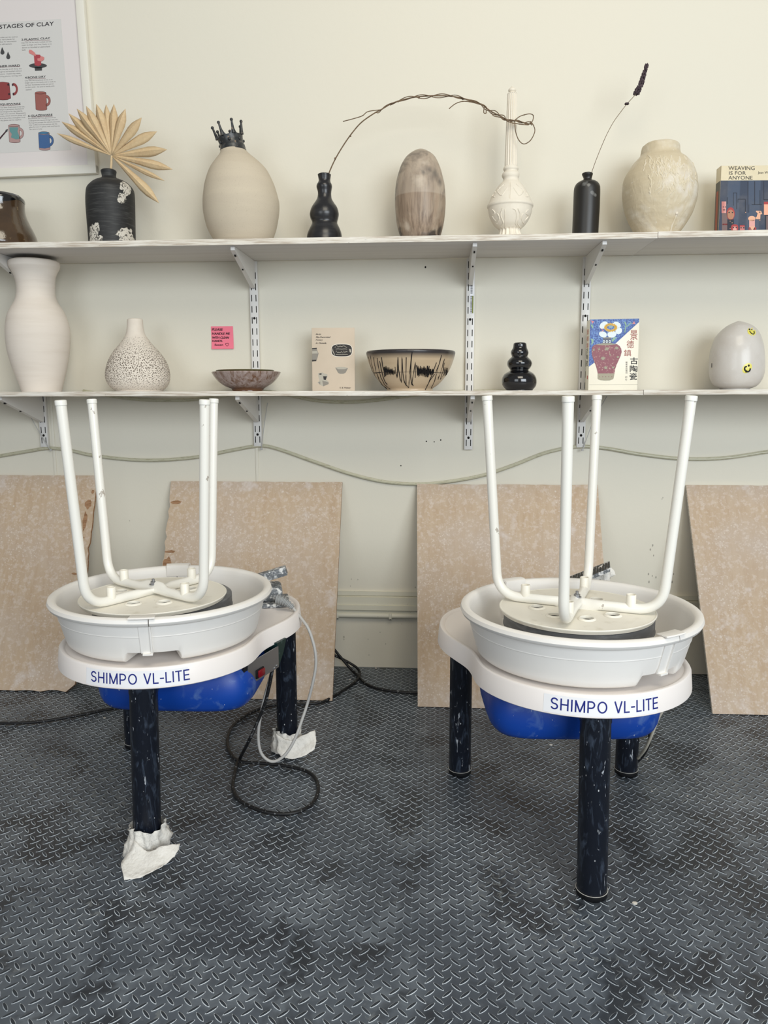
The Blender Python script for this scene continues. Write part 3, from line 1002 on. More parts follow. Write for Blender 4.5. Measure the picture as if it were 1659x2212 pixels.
mb.obj('switch_marking', m_white_ink, sw)
mb = MB()
mb.prism([(Lp + 0.002, 0.004, 0.03), (Lp + 0.045, 0.004, 0.03), (Lp + 0.03, 0.004, 0.0), (Lp + 0.006, 0.004, -0.03)], (0, 0.04, 0), 0, Tp)
mb.obj('side_bracket', M('dark_green_enamel', rgb(16, 44, 42), 0.4, layers=[('noise', 60, U1, 0.6, 0.7, rgb(90, 110, 106), 0.6)]), wl)

# plastic wraps on two feet
def foot_wrap(T, leg, shape, parent, label):
    lx, ly = LEGS[leg]
    lx += 0.018
    if leg == 0:
        ly -= 0.022
    c = T @ Vector((lx, ly, 0))
    mb = MB()
    n = 64
    rnd = random.Random(leg + 4)
    vs, fs = [], []
    hs = [0.0016, 0.006, 0.016, 0.028, 0.038, 0.047, 0.055, 0.060]
    ph = [rnd.random() * 6 for _ in range(8)]
    for j, z in enumerate(hs):
        t = j / (len(hs) - 1)
        for i in range(n):
            a = 2 * PI * i / n
            base = 0.0342 + 0.004 * math.sin(5 * a + ph[0]) ** 2 + 0.0025 * math.sin(13 * a + ph[1] + j)
            fl = 0.0
            for (fa, fw_, fl_, zt, zb) in shape:
                d = (a - fa + PI) % (2 * PI) - PI
                lat = math.exp(-(d / fw_) ** 2)
                zz = max(0, 1 - abs((z - zt) / zb)) if abs(z - zt) < zb else 0
                fl += fl_ * lat * (zz ** 0.7)
            r_ = base + fl + 0.002 * math.sin(9 * a + 3 * j + ph[2])
            zoff = 0.004 * math.sin(3 * a + ph[3]) * t
            vs.append(c + Vector((r_ * math.cos(a), r_ * math.sin(a), max(0.0016, z + zoff))))
    for j in range(len(hs) - 1):
        for i in range(n):
            fs.append((j * n + i, j * n + (i + 1) % n, (j + 1) * n + (i + 1) % n, (j + 1) * n + i))
    mb.add(vs, fs, 0, True)
    o = mb.obj('foot_wrap', m_wrap, parent, sharp=False)
    o['label'] = label
    return c

def sheet(c3, rows, th=0.004, seed=0):
    """crumpled double sheet through rows of photo-free 3D points (list of rows, equal length)"""
    rnd = random.Random(seed)
    a, b = len(rows), len(rows[0])
    # densify
    dense = []
    for r_ in rows:
        dense.append(smooth_path(r_, 4))
    cols = list(zip(*dense))
    dense = [smooth_path(list(cc), 4) for cc in cols]
    A, B = len(dense), len(dense[0])
    top, bot = [], []
    for i in range(A):
        for j in range(B):
            p = dense[i][j]
            q = p + Vector((rnd.uniform(-1, 1), rnd.uniform(-1, 1), rnd.uniform(-1, 1))) * 0.0012
            top.append(q)
    fs = [(i * B + j, i * B + j + 1, (i + 1) * B + j + 1, (i + 1) * B + j) for i in range(A - 1) for j in range(B - 1)]
    return top, fs

cF = foot_wrap(TL, 0, [(R(235), 0.5, 0.020, 0.012, 0.03), (R(20), 0.5, 0.016, 0.024, 0.022)], wl, 'whitish plastic wrap tied round the foot')
cA = foot_wrap(TL, 2, [(R(200), 0.6, 0.010, 0.012, 0.03), (R(-60), 0.6, 0.012, 0.012, 0.03)], wl, 'white plastic wrap round the right rear foot')
def flap(rows_px, Y, parent, seed, zfloor=0.002):
    rows = []
    for r_ in rows_px:
        rr = []
        for (x, y, yy) in r_:
            p = at(x, y, Y + yy)
            p.z = max(p.z, zfloor)
            rr.append(p)
        rows.append(rr)
    top, fs = sheet(None, rows, seed=seed)
    mb = MB()
    mb.add(top, fs, 0, True)
    o = mb.obj('wrap_flap', m_wrap, parent, sharp=False)
    md = o.modifiers.new('thickness', 'SOLIDIFY')
    md.thickness = 0.0012
    return o
yF, yA = cF.y, cA.y
flap([[(290, 1815, -0.040), (318, 1838, -0.050), (350, 1828, -0.047), (389, 1822, -0.030)],
      [(278, 1842, -0.052), (312, 1855, -0.062), (345, 1850, -0.060), (384, 1840, -0.046)],
      [(262, 1866, -0.070), (300, 1878, -0.080), (335, 1872, -0.076), (368, 1858, -0.062)],
      [(268, 1905, -0.104), (295, 1900, -0.100), (322, 1886, -0.090), (350, 1872, -0.078)]], yF, wl, 3)
flap([[(594, 1584, -0.036), (625, 1600, -0.042), (655, 1588, -0.036), (680, 1577, -0.02)],
      [(600, 1606, -0.042), (628, 1615, -0.048), (655, 1608, -0.042), (683, 1592, -0.03)],
      [(598, 1622, -0.052), (628, 1628, -0.056), (655, 1622, -0.052), (682, 1608, -0.044)],
      [(606, 1634, -0.060), (630, 1640, -0.066), (655, 1633, -0.060), (678, 1620, -0.052)]], yA, wl, 5)

# ------------------------------------------------------------------ foot pedals lying on the tables
def pedal_left():
    t = empty('foot_pedal', (-0.44, -0.60, 0.402), 0, 'grey clay-splashed foot pedal lying on the left pottery wheel table', 'foot pedal')
    zt_ = at(600, 1264, -0.63).z
    xr_ = at(612, 1300, -0.65).x
    Tb = Matrix.Translation((xr_, -0.655, 0.4020)) @ Matrix.Rotation(R(14), 4, 'Z')
    mb = MB()
    mb.rbox((-0.12, -0.014, 0.0), (0.018, 0.09, 0.011), 0.004, 0, Tb, 3)
    mb.obj('base_plate', m_pedal, t)
    mb = MB()
    mb.rbox((-0.10, 0.0, 0.012), (0.0, 0.085, zt_ - 0.402), 0.011, 0, Tb, 3)
    mb.obj('housing', m_pedal, t)
    a, b = at(560, 1252, -0.66), at(618, 1234, -0.65)
    d = (b - a).normalized()
    up = Vector((0, 0, 1)) - d * d.z
    up.normalize()
    s_ = up.cross(d)
    Tt = Matrix([[d.x, s_.x, up.x, a.x], [d.y, s_.y, up.y, a.y], [d.z, s_.z, up.z, a.z], [0, 0, 0, 1]])
    mb = MB()
    mb.rbox((-0.10, 0.0, -0.0115), ((b - a).length, 0.028, 0.0115), 0.0015, 0, Tt)
    mb.obj('treadle', m_pedal, t)
    mb = MB()
    mb.tube([Tt @ Vector((-0.05, 0.014, -0.008)), Vector((xr_ - 0.07, -0.60, zt_ - 0.01))], 0.010, 10)
    mb.obj('hinge_post', m_pedal, t)
    # strain relief and cord
    mb = MB()
    A, B = at(598, 1294, -0.70), at(633, 1313, -0.705)
    pts, rr = [], []
    for i in range(43):
        f = i / 42
        pts.append(A.lerp(B, f) + Vector((0, 0, 0.004 * math.sin(PI * f))))
        rr.append(0.0125 - 0.0045 * f - (0.0024 if (i // 3) % 2 else 0))
    mb.tube(pts, rr, 14)
    mb.obj('strain_relief', M('grey_rubber', rgb(150, 152, 152), 0.5), t)
    px = [(632, 1312, -0.705), (640, 1322, -0.706), (652, 1337, -0.712), (664, 1354, -0.725), (673, 1376, -0.73), (681, 1408, -0.735), (682, 1440, -0.735), (675, 1478, -0.735), (664, 1520, -0.73),
          (652, 1556, -0.74), (641, 1587, -0.75), (627, 1615, -0.757), (610, 1636, -0.762), (590, 1645, -0.765), (572, 1637, -0.765), (561, 1618, -0.765), (558, 1585, -0.762), (563, 1545, -0.76), (572, 1505, -0.74), (584, 1462, -0.76), (590, 1435, -0.78), (588, 1405, -0.80)]
    mb = MB()
    P = smooth_path([at(x, y, Y) for x, y, Y in px], 6)
    for p in P:
        p.z = max(p.z, 0.0045)
    mb.tube(P, 0.0038, 10)
    mb.obj('cord', m_cordgrey, t)
pedal_left()

def pedal_right():
    # the ribbed treadle of the second pedal, behind the right pan
    Yp = -0.66
    a = at(1225, 1248, Yp)
    b = at(1316, 1224, Yp - 0.02)
    t = empty('foot_pedal', (0.45, -0.66, 0.4025), 0, 'grey foot pedal with ribbed tread behind the right splash pan', 'foot pedal')
    d = (b - a).normalized()
    L_ = (b - a).length
    w1 = Vector((0.02, 0.085, 0.006))
    mb = MB()
    c0 = a - d * 0.05 + Vector((0, -0.03, -0.02))
    P = [c0, b + Vector((0, -0.012, 0)), b + w1 * 0.6, c0 + w1]
    mb.prism(P, (0, 0, -0.010))
    tr = mb.obj('treadle', m_pedal, t)
    mb = MB()
    for i in range(22):
        f = i / 22
        p = c0.lerp(P[1], f)
        q = c0.lerp(P[1], min(f + 0.0, 1)) + w1 * 0.9 * (1 - f * 0.35)
        mb.prism([p + Vector((0, 0, 0.0004)), p + d * 0.0035 + Vector((0, 0, 0.0004)), q + d * 0.0035 + Vector((0, 0, 0.0004)), q + Vector((0, 0, 0.0004))], (0, 0, 0.0022))
    mb.obj('tread_ribs', M('rib_rubber', rgb(70, 66, 60), 0.7), tr)
    mb = MB()
    mb.rbox((0.33, -0.71, 0.4025), (0.53, -0.62, 0.45), 0.008)
    mb.obj('housing', m_pedal, t)
    mb = MB()
    n = 18
    rnd = random.Random(4)
    cc = at(1304, 1242, -0.655)
    vs, fs = [], []
    for j in range(7):
        th = PI * (j + 0.5) / 7
        for i in range(n):
            ph = 2 * PI * i / n
            k = 1 + 0.35 * rnd.uniform(-1, 1)
            vs.append(cc + Vector((0.022 * k * math.sin(th) * math.cos(ph), 0.016 * k * math.sin(th) * math.sin(ph), 0.021 * k * math.cos(th))))
    for j in range(6):
        for i in range(n):
            fs.append((j * n + i, (j + 1) * n + i, (j + 1) * n + (i + 1) % n, j * n + (i + 1) % n))
    fs += [list(range(n)), [6 * n + i for i in range(n)][::-1]]
    mb.add(vs, fs, 0, False)
    mb.tube([cc - Vector((0, 0, 0.015)), Vector((cc.x, cc.y, 0.44))], 0.008, 8)
    o = mb.obj('plastic_wrapping', m_wrap, t)
    o['label'] = 'crumpled whitish plastic under the treadle end'
pedal_right()

# ------------------------------------------------------------------ floor cables
def floor_cable(px, rad, mat, label, zs=None, name='power_cable'):
    P = []
    for i, q in enumerate(px):
        if len(q) == 3:
            p = at(q[0], q[1], q[2])
        else:
            p = atz(q[0], q[1], rad + 0.0016)
        P.append(p)
    P = smooth_path(P, 6)
    for p in P:
        p.z = max(p.z, rad + 0.0014)
    return tag(MB().tube(P, rad, 10).obj(name, mat), label, 'cable')
floor_cable([(592, 1405, -0.80), (589, 1440, -0.80), (582, 1480, -0.80), (572, 1520, -0.80), (556, 1560, -0.80), (538, 1600, -0.82), (518, 1640), (504, 1688), (506, 1712), (522, 1732), (560, 1750), (600, 1758), (640, 1755), (672, 1738), (687, 1710),
             (682, 1682), (660, 1665), (620, 1655), (570, 1649), (520, 1645), (500, 1630), (491, 1604), (500, 1572), (528, 1547), (566, 1529), (600, 1522), (650, 1521), (690, 1518), (714, 1508), (745, 1489), (766, 1474), (777, 1461, -0.10), (774, 1446, -0.06), (755, 1432, -0.045), (723, 1416, -0.04), (700, 1408, -0.04)],
            0.0044, m_black_cord, 'black power cable hanging from the left wheel, looping on the floor and behind the board')
floor_cable([(705, 1385, -0.04), (723, 1404, -0.04), (742, 1427, -0.05), (765, 1453, -0.07), (795, 1480), (840, 1492), (900, 1497), (960, 1496), (1020, 1492)],
            0.0046, m_black_cord, 'black cable running along the wall from the left board to the right one')
floor_cable([(-40, 1562), (0, 1562), (60, 1561), (120, 1554), (180, 1543), (225, 1534), (270, 1528), (330, 1527), (400, 1530)], 0.0046, m_black_cord,
            'black cable lying on the floor at the left edge, going under the left wheel')
floor_cable([(1435, 1530, -0.80), (1422, 1552, -0.80), (1408, 1588, -0.80), (1394, 1618, -0.78), (1378, 1638, -0.74)], 0.0034, m_cordbeige,
            'thin beige cord hanging down behind the right wheel')
floor_cable([(1400, 1575, -0.72), (1404, 1595, -0.72), (1396, 1620, -0.70), (1382, 1640, -0.69), (1370, 1650, -0.68)], 0.0042, m_black_cord,
            'black cable hanging beside the beige cord behind the right wheel')
# clay crumbs on the floor
crumb_mat = M('dry_clay', rgb(214, 208, 198), 0.9, 0.1)
for i, (x, y, s_) in enumerate(((1371, 1953, 0.0050), (1398, 1640, 0.0026), (1190, 1610, 0.0045), (1408, 1710, 0.0024), (500, 1515, 0.003), (690, 1540, 0.003), (812, 1444, 0.003), (756, 1469, 0.003), (226, 1552, 0.004), (1485, 1720, 0.0022))):
    p = atz(x, y, 0.0016)
    mb = MB().ball(p + Vector((0, 0, s_ * 0.4)), s_, 0, 6, (1.2, 0.9, 0.45))
    tag(mb.obj('clay_crumb', crumb_mat), 'small pale crumb of dry clay on the black ridged floor', 'crumb', 'clay crumbs on the floor')

# ------------------------------------------------------------------ upturned stools
def holed_disc(cx, cy, z, rad, holes, hr, up=True):
    bm = bmesh.new()
    loops = [[(cx + rad * math.cos(2 * PI * i / 96), cy + rad * math.sin(2 * PI * i / 96)) for i in range(96)]]
    for hx, hy in holes:
        loops.append([(hx + hr * math.cos(2 * PI * i / 24), hy + hr * math.sin(2 * PI * i / 24)) for i in range(24)])
    es = []
    for lp in loops:
        vs = [bm.verts.new((x, y, z)) for x, y in lp]
        es += [bm.edges.new((vs[i], vs[(i + 1) % len(vs)])) for i in range(len(vs))]
    bmesh.ops.triangle_fill(bm, use_beauty=True, use_dissolve=False, edges=es, normal=(0, 0, 1 if up else -1))
    bm.verts.index_update()
    res = [v.co.copy() for v in bm.verts], [[v.index for v in f.verts] for f in bm.faces]
    bm.free()
    return res


def build_stool(cx, cy, z0, phi, label, ztop, rho=0.20, tilt=0.0):
    """z0: top of the wheel head the seat lies on; phi: azimuth of the upper tube"""
    t = empty('stool', (cx, cy, z0), 0, label, 'stool', 'upturned stools')
    zs = z0 + 0.0045
    zb = z0 - 0.0050
    holes = [(cx + 0.083 * math.cos(phi + R(22.5 + 45 * k)), cy + 0.083 * math.sin(phi + R(22.5 + 45 * k))) for k in range(8)]
    mb = MB()
    mb.lathe([(cx, cy, z0 + 0.0020, 0.1500), (cx, cy, zb, 0.1540), (cx, cy, zb + 0.0004, 0.1560), (cx, cy, z0 + 0.0014, 0.1590), (cx, cy, z0 + 0.0026, 0.1600), (cx, cy, zs - 0.0004, 0.1600), (cx, cy, zs + 0.0006, 0.1592), (cx, cy, zs + 0.0006, 0.1575), (cx, cy, zs, 0.1565)], 96, 0, False, False)
    vs, fs = holed_disc(cx, cy, zs, 0.1565, holes, 0.0128)
    mb.add(vs, fs, 0, False)
    vs, fs = holed_disc(cx, cy, z0 + 0.0020, 0.1500, holes, 0.0128, False)
    mb.add(vs, fs, 0, False)
    for hx, hy in holes:
        mb.lathe([(hx, hy, z0 + 0.0020, 0.0128), (hx, hy, zs, 0.0128)], 24, 0, False, False)
    seat = mb.obj('seat', m_seat, t)
    for hx, hy in holes:
        mb = MB()
        mb.lathe([(hx, hy, z0 + 0.0018, 0.0130), (hx, hy, zs + 0.0026, 0.0130), (hx, hy, zs + 0.0036, 0.0140), (hx, hy, zs + 0.0032, 0.0156), (hx, hy, zs + 0.0002, 0.0184)], 28, 0, False, False)
        mb.obj('hole_collar', m_seat, seat)
    for k, (ang, zc) in enumerate(((phi, zs + 0.0125), (phi + PI / 2, zs + 0.0105))):
        d = Vector((math.cos(ang), math.sin(ang), 0))
        P, fl = [], []
        half = []
        # foot -> knee -> centre
        A = Vector((rho, ztop)); K = Vector((0.168, 0)); bend = 0.052
        leg = (Vector((A.x, A.y - zc)) - Vector((K.x, 0))).normalized()
        s0 = Vector((K.x, 0)) + leg * bend
        s1 = Vector((K.x - bend, 0))
        half.append((A.x, A.y))
        for f in (0.66, 0.33):
            half.append((s0.x + (A.x - s0.x) * f, zc + s0.y + (A.y - zc - s0.y) * f))
        for i in range(0, 11):
            f = i / 10
            q = s0 * (1 - f) ** 2 + Vector((K.x, 0)) * 2 * f * (1 - f) + s1 * f * f
            half.append((q.x, zc + q.y))
        for f in (0.10, 0.085, 0.06, 0.045, 0.035, 0.025, 0.012):
            half.append((f, zc))
        full = half + [(0, zc)] + [(-a_, b_) for a_, b_ in half[::-1]]
        for (r_, z) in full:
            zz = z
            ff = 1.0
            if abs(r_) < 0.046:
                k2 = 1 - max(0, (abs(r_) - 0.022) / 0.024)
                k2 = min(1, k2)
                ff = 1 - 0.38 * k2
                zz = z + ((0.0055 if k == 0 else -0.0028) * k2)
            P.append(Vector((cx, cy, zz)) + d * r_)
            fl.append(ff)
        mb = MB()
        mb.tube(P, 0.0103, 16, flat=fl)
        lf = mb.obj('leg_tube', m_stool, t)
        for s_ in (1, -1):
            tip = Vector((cx, cy, ztop)) + d * (rho * s_)
            dn = (Vector((cx, cy, zc + s0.y)) + d * (s0.x * s_) - tip).normalized()
            mb = MB()
            mb.tube([tip + dn * 0.008, tip + dn * 0.0072, tip, tip - dn * 0.0022, tip - dn * 0.0028], [0.0103, 0.0113, 0.0113, 0.0108, 0.008], 20)
            mb.obj('foot_cap', M('cap_plastic', rgb(236, 234, 226), 0.4), lf)
            pb = Vector((cx, cy, 0)) + d * (0.108 * s_)
            mb = MB()
            mb.lathe([(pb.x, pb.y, zc + 0.004, 0.0098), (pb.x, pb.y, zc + 0.028, 0.0098), (pb.x, pb.y, zc + 0.029, 0.0090), (pb.x, pb.y, zc + 0.0285, 0.0078), (pb.x, pb.y, zc + 0.022, 0.0076)], 20)
            mb.obj('stacking_stud', m_seat, lf)
    mb = MB()
    zt = zs + 0.0125 + 0.0055 + 0.0058
    mb.lathe([(cx, cy, zt - 0.001, 0.0092), (cx, cy, zt + 0.0006, 0.0092)], 20)
    mb.lathe([(cx, cy, zt + 0.0006, 0.0066), (cx, cy, zt + 0.0056, 0.0066), (cx, cy, zt + 0.0062, 0.0055)], 6)
    mb.lathe([(cx, cy, zt + 0.0056, 0.0034), (cx, cy, zt + 0.0115, 0.0032), (cx, cy, zt + 0.0122, 0.0024)], 12)
    mb.obj('hex_nut', m_steel, t)
    return t
build_stool(0.2965, -0.9905, 0.5005, R(71.5), 'upturned white tube-legged stool on the right pottery wheel', 0.9415, 0.200)
build_stool(-0.6285, -0.935, 0.5005, R(147.5), 'upturned white tube-legged stool with brown paint chips on the left pottery wheel', 0.9355, 0.195)

# ------------------------------------------------------------------ pots
class Pot:
    def __init__(s, Y, zbase, rings, off=(0, 0), k=1.0):
        """rings: (y, xl, xr) in photo pixels, top to bottom, at the vertical plane Y"""
        s.Y, s.rings = Y, []
        for (y, xl, xr) in rings:
            y, xl, xr = off[1] + y * k, off[0] + xl * k, off[0] + xr * k
            a, b = at(xl, y, Y), at(xr, y, Y)
            s.rings.append([(a.x + b.x) / 2, Y, (a.z + b.z) / 2, (b.x - a.x) / 2])
        s.zbase = zbase
        s.rings = [r_ for r_ in s.rings if r_[2] > zbase + 0.002]
        s.k = k

    def base(s, rad=None):
        l = s.rings[-1]
        s.rings.append([l[0], l[1], s.zbase + 0.0006, rad if rad else l[3]])

    def dense(s, n=5):
        P = [Vector((r_[0], r_[2], r_[3])) for r_ in s.rings]
        Q = smooth_path(P, n)
        return [(q.x, s.Y, q.y, max(q.z, 0.0004)) for q in Q]

    def surf(s, px, py, off=0.0004):
        """front surface point behind photo pixel"""
        if not hasattr(s, '_d'):
            s._d = s.dense()
        yk = s.Y - s.rings[len(s.rings) // 2][3] * 0.8
        for _ in range(7):
            p = at(px, py, yk)
            best = min(s._d, key=lambda r_: abs(r_[2] - p.z))
            r_ = best[3]
            dx = max(-0.985, min(0.985, (p.x - best[0]) / r_))
            yk = s.Y - math.sqrt(1 - dx * dx) * r_
        return Vector((best[0] + dx * (r_ + off), s.Y - math.sqrt(1 - dx * dx) * (r_ + off), p.z))

def pot_obj(name, P, mat, label, cat, open_top=0.0, n=72, depth=0.05, dn=5, rf=None, group=None, inner=None):
    """open_top: wall thickness of an open mouth (0 = closed)"""
    t = empty(name, (P.rings[-1][0], P.Y, P.zbase), 0, label, cat, group)
    D = P.dense(dn)
    mb = MB()
    if open_top:
        x, y, z, r_ = D[0]
        ins = []
        for (xx, yy, zz, rr) in D:
            if zz < z - depth:
                break
            ins.append((xx, yy, zz, max(rr - open_top, 0.001)))
        ins = ins[::-1]
        rings = ins + [(x, y, z + open_top * 0.35, r_ - open_top * 0.5)] + D
        mb.lathe(rings, n, 0, True, True, rf=None)
    else:
        mb.lathe(D, n, 0, True, True, rf=rf)
    b = mb.obj('body', mat, t)
    return t, b

YU, YL = -0.145, -0.135

# 1 dark glazed pot at the left edge
m_tenmoku = M('dark_brown_glaze', rgb(58, 44, 30), 0.14, 0.6, coat=0.6,
              layers=[('noise', 9, U1, 0.4, 0.7, rgb(84, 62, 40), 0.7), ('noise', 60, U1, 0.66, 0.7, rgb(120, 100, 70), 0.6)], bump=('noise', 12, U1, 0.3, 0.01))
m_blackglaze = M('black_glaze', rgb(12, 13, 15), 0.1, 0.6, coat=0.8, bump=('noise', 20, U1, 0.25, 0.006))
P = Pot(YU, UZ1, [(424, -52, 40), (428, -56, 45), (434, -57, 47), (444, -56, 47), (456, -56, 48), (468, -59, 51), (482, -65, 57), (496, -72, 64), (510, -78, 70), (522, -82, 73), (532, -84, 75), (540, -82, 74)])
P.base()
t, b = pot_obj('glazed_pot', P, m_tenmoku, 'glossy dark brown glazed pot at the left end of the upper shelf', 'pot', 0.006, depth=0.06)
mb = MB()
D = [r_ for r_ in P.dense(6)]
zt = D[0][2]
n = 72
vs, fs = [], []
for j, f in enumerate(np.linspace(0, 1, 10)):
    for i in range(n):
        a = 2 * PI * i / n
        low = 0.030 + 0.016 * math.cos(a - R(225)) + 0.004 * math.sin(3 * a) + 0.002 * math.sin(7 * a)
        z = zt + 0.001 - low * f
        rr = min(D, key=lambda r_: abs(r_[2] - z))
        vs.append((rr[0] + (rr[3] + 0.0009) * math.cos(a), rr[1] + (rr[3] + 0.0009) * math.sin(a), z))
for j in range(9):
    for i in range(n):
        fs.append((j * n + i, (j + 1) * n + i, (j + 1) * n + (i + 1) % n, j * n + (i + 1) % n))
mb.add(vs, fs, 0, True)
mb.obj('rim_glaze', m_blackglaze, t)['label'] = 'black glossy glaze poured over the rim'

# 2 marbled bottle
m_marble = M('black_white_marbled_clay', rgb(40, 40, 40), 0.55, 0.35,
             layers=[('noise', 60, (0.3, 0.3, 3), 0.5, 0.75, rgb(84, 84, 82), 0.6)])
def marble_layers(mt, blobs):
    nt = mt.node_tree
    N, L = nt.nodes, nt.links
    bs = N['Principled BSDF']
    old = bs.inputs['Base Color'].links[0].from_socket
    tc = N.new('ShaderNodeTexCoord')
    nz = N.new('ShaderNodeTexNoise')
    nz.inputs['Scale'].default_value = 45.0
    nz.inputs['Detail'].default_value = 2.0
    L.new(tc.outputs['Object'], nz.inputs['Vector'])
    prev = None
    for (c_, r_) in blobs:
        vm = N.new('ShaderNodeVectorMath')
        vm.operation = 'DISTANCE'
        vm.inputs[1].default_value = c_
        L.new(tc.outputs['Object'], vm.inputs[0])
        dv = N.new('ShaderNodeMath')
        dv.operation = 'DIVIDE'
        dv.inputs[1].default_value = r_
        L.new(vm.outputs['Value'], dv.inputs[0])
        if prev is None:
            prev = dv.outputs[0]
        else:
            mn = N.new('ShaderNodeMath')
            mn.operation = 'MINIMUM'
            L.new(prev, mn.inputs[0])
            L.new(dv.outputs[0], mn.inputs[1])
            prev = mn.outputs[0]
    ad = N.new('ShaderNodeMath')
    ad.operation = 'MULTIPLY_ADD'
    L.new(nz.outputs['Fac'], ad.inputs[0])
    ad.inputs[1].default_value = 2.4
    L.new(prev, ad.inputs[2])
    mr = N.new('ShaderNodeMapRange')
    mr.inputs['From Min'].default_value = 2.12
    mr.inputs['From Max'].default_value = 2.04
    L.new(ad.outputs[0], mr.inputs['Value'])
    wv = N.new('ShaderNodeTexNoise')
    wv.inputs['Scale'].default_value = 50
    wv.inputs['Distortion'].default_value = 3
    L.new(tc.outputs['Object'], wv.inputs['Vector'])
    cr = N.new('ShaderNodeValToRGB')
    cr.color_ramp.elements[0].position = 0.40
    cr.color_ramp.elements[0].color = rgb(90, 86, 80)
    cr.color_ramp.elements[1].position = 0.48
    cr.color_ramp.elements[1].color = rgb(206, 200, 188)
    L.new(wv.outputs['Fac'], cr.inputs[0])
    mx = N.new('ShaderNodeMix')
    mx.data_type = 'RGBA'
    L.new(mr.outputs[0], mx.inputs[0])
    L.new(old, mx.inputs[6])
    L.new(cr.outputs[0], mx.inputs[7])
    L.new(mx.outputs[2], bs.inputs['Base Color'])
P = Pot(YU, UZ1, [(368, 220, 249), (370, 218.5, 250.5), (376, 220, 250), (382, 221, 250), (386, 219, 254), (390, 211, 264), (394, 204, 272), (400, 197.5, 279), (408, 191.5, 285), (418, 189.5, 287.5), (440, 189, 288.5), (470, 191, 289), (500, 193.5, 289.5), (520, 195, 290), (536, 196, 290)])
P.base()
_b = Vector((P.rings[-1][0], P.Y, P.zbase))
marble_layers(m_marble, [(tuple(P.surf(x_, y_, 0) - _b), r_) for x_, y_, r_ in ((270, 403, 0.026), (262, 425, 0.016), (205, 495, 0.020), (200, 512, 0.022), (217, 525, 0.022), (272, 508, 0.026), (284, 520, 0.022))])
pot_obj('marbled_bottle', P, m_marble, 'black and white marbled bottle holding the dried palm leaf', 'bottle', 0.004, dn=4)

# palm leaf
m_palm = M('dried_palm', rgb(208, 184, 146), 0.6, 0.3,
           layers=[('noise', 18, U1, 0.4, 0.7, rgb(186, 152, 112), 0.5), ('noise', 160, (1, 1, 1), 0.5, 0.7, rgb(226, 200, 156), 0.5)])
pl = empty('dried_palm_leaf', at(241, 366, YU), 0, 'tan dried palm fan leaf standing in the marbled bottle', 'dried leaf')
hub = at(241, 336, YU - 0.002)
mb = MB()
mb.tube([at(239, 384, YU), at(239.5, 366, YU), at(240.5, 350, YU - 0.001), hub], [0.0036, 0.0036, 0.0034, 0.003], 10)
mb.obj('stem', m_palm, pl)
tips = [(123, 288), (133, 263), (148, 245), (166, 235), (186, 229), (208, 224.5), (229, 225.5), (246, 225), (271, 235), (306, 254), (339, 284), (361, 323), (373, 366), (356, 391), (344, 439)]
wdt = [8, 11, 12, 13, 13, 13, 12, 13, 13.5, 14, 14, 14, 12, 7, 13]
for i, ((tx, ty), wp) in enumerate(zip(tips, wdt)):
    Yt = YU - 0.004 + 0.012 * math.sin(i * 1.3) - (0.012 if i in (13, 14) else 0.0)
    tip = at(tx, ty, Yt)
    ax = tip - hub
    Ld = ax.length
    d = ax.normalized()
    sd = Vector((d.z, 0, -d.x)).normalized()
    fr = Vector((0, -1, 0))
    ww = wp * mpp(YU) * 0.80
    mb = MB()
    st = [0.02, 0.12, 0.3, 0.5, 0.66, 0.78, 0.88, 0.95, 1.0]
    vs = []
    for s_ in st:
        if s_ < 0.7:
            w2 = ww * (0.06 + 0.94 * (s_ / 0.7) ** 0.85)
        else:
            w2 = ww * max(0.02, 1 - ((s_ - 0.7) / 0.3) ** 1.5)
        bend = 0.004 * math.sin(s_ * PI) * (1 if i % 2 else -1)
        c_ = hub + ax * s_ + sd * bend * 0.3
        fold = w2 * 0.75
        vs += [c_ - sd * w2, c_ - sd * (w2 * 0.5) + fr * (fold * 0.35), c_ + fr * fold * (1 if i % 2 else 0.8), c_ + sd * (w2 * 0.5) + fr * (fold * 0.35), c_ + sd * w2]
    fs = [(j * 5 + q, j * 5 + q + 1, (j + 1) * 5 + q + 1, (j + 1) * 5 + q) for j in range(len(st) - 1) for q in range(4)]
    mb.add(vs, fs, 0, False)
    o = mb.obj('blade', m_palm, pl)
    md = o.modifiers.new('thickness', 'SOLIDIFY')
    md.thickness = 0.0006

# 3 crown vase
m_stone = M('sandy_stoneware', rgb(196, 184, 164), 0.8, 0.15,
            layers=[('noise', 12, (0.3, 0.3, 2), 0.4, 0.7, rgb(206, 194, 172), 0.6), ('noise', 400, U1, 0.6, 0.7, rgb(170, 154, 132), 0.6)], bump=('noise', 200, U1, 0.15, 0.001))
P = Pot(YU, UZ1, [(317, 480, 525), (323, 477.5, 529), (328, 477, 534), (335, 475, 541.5), (348, 466.5, 557), (360.5, 458.5, 570), (373, 452.5, 579), (398.5, 445, 591), (424, 441.8, 598.7), (439, 441, 601.8), (461.8, 442.3, 601.3), (487, 448, 597), (500, 452.7, 593.7), (515, 461, 588), (528, 470, 578), (536, 480, 568)])
P.base(0.052)
cv, b = pot_obj('crown_vase', P, m_stone, 'large sandy egg-shaped vase wearing a black crown on the upper shelf', 'vase', 0.0, n=96)
m_crown = M('black_patina_glaze', rgb(38, 40, 42), 0.35, 0.5, layers=[('noise', 60, U1, 0.5, 0.7, rgb(90, 92, 92), 0.6), ('noise', 120, U1, 0.62, 0.68, rgb(170, 140, 110), 0.5)])
kx = mpp(YU)
cb = at(504.5, 329, YU)
Tc = Matrix.Translation(cb) @ Matrix.Rotation(R(-12.5), 4, 'Y')
mb = MB()
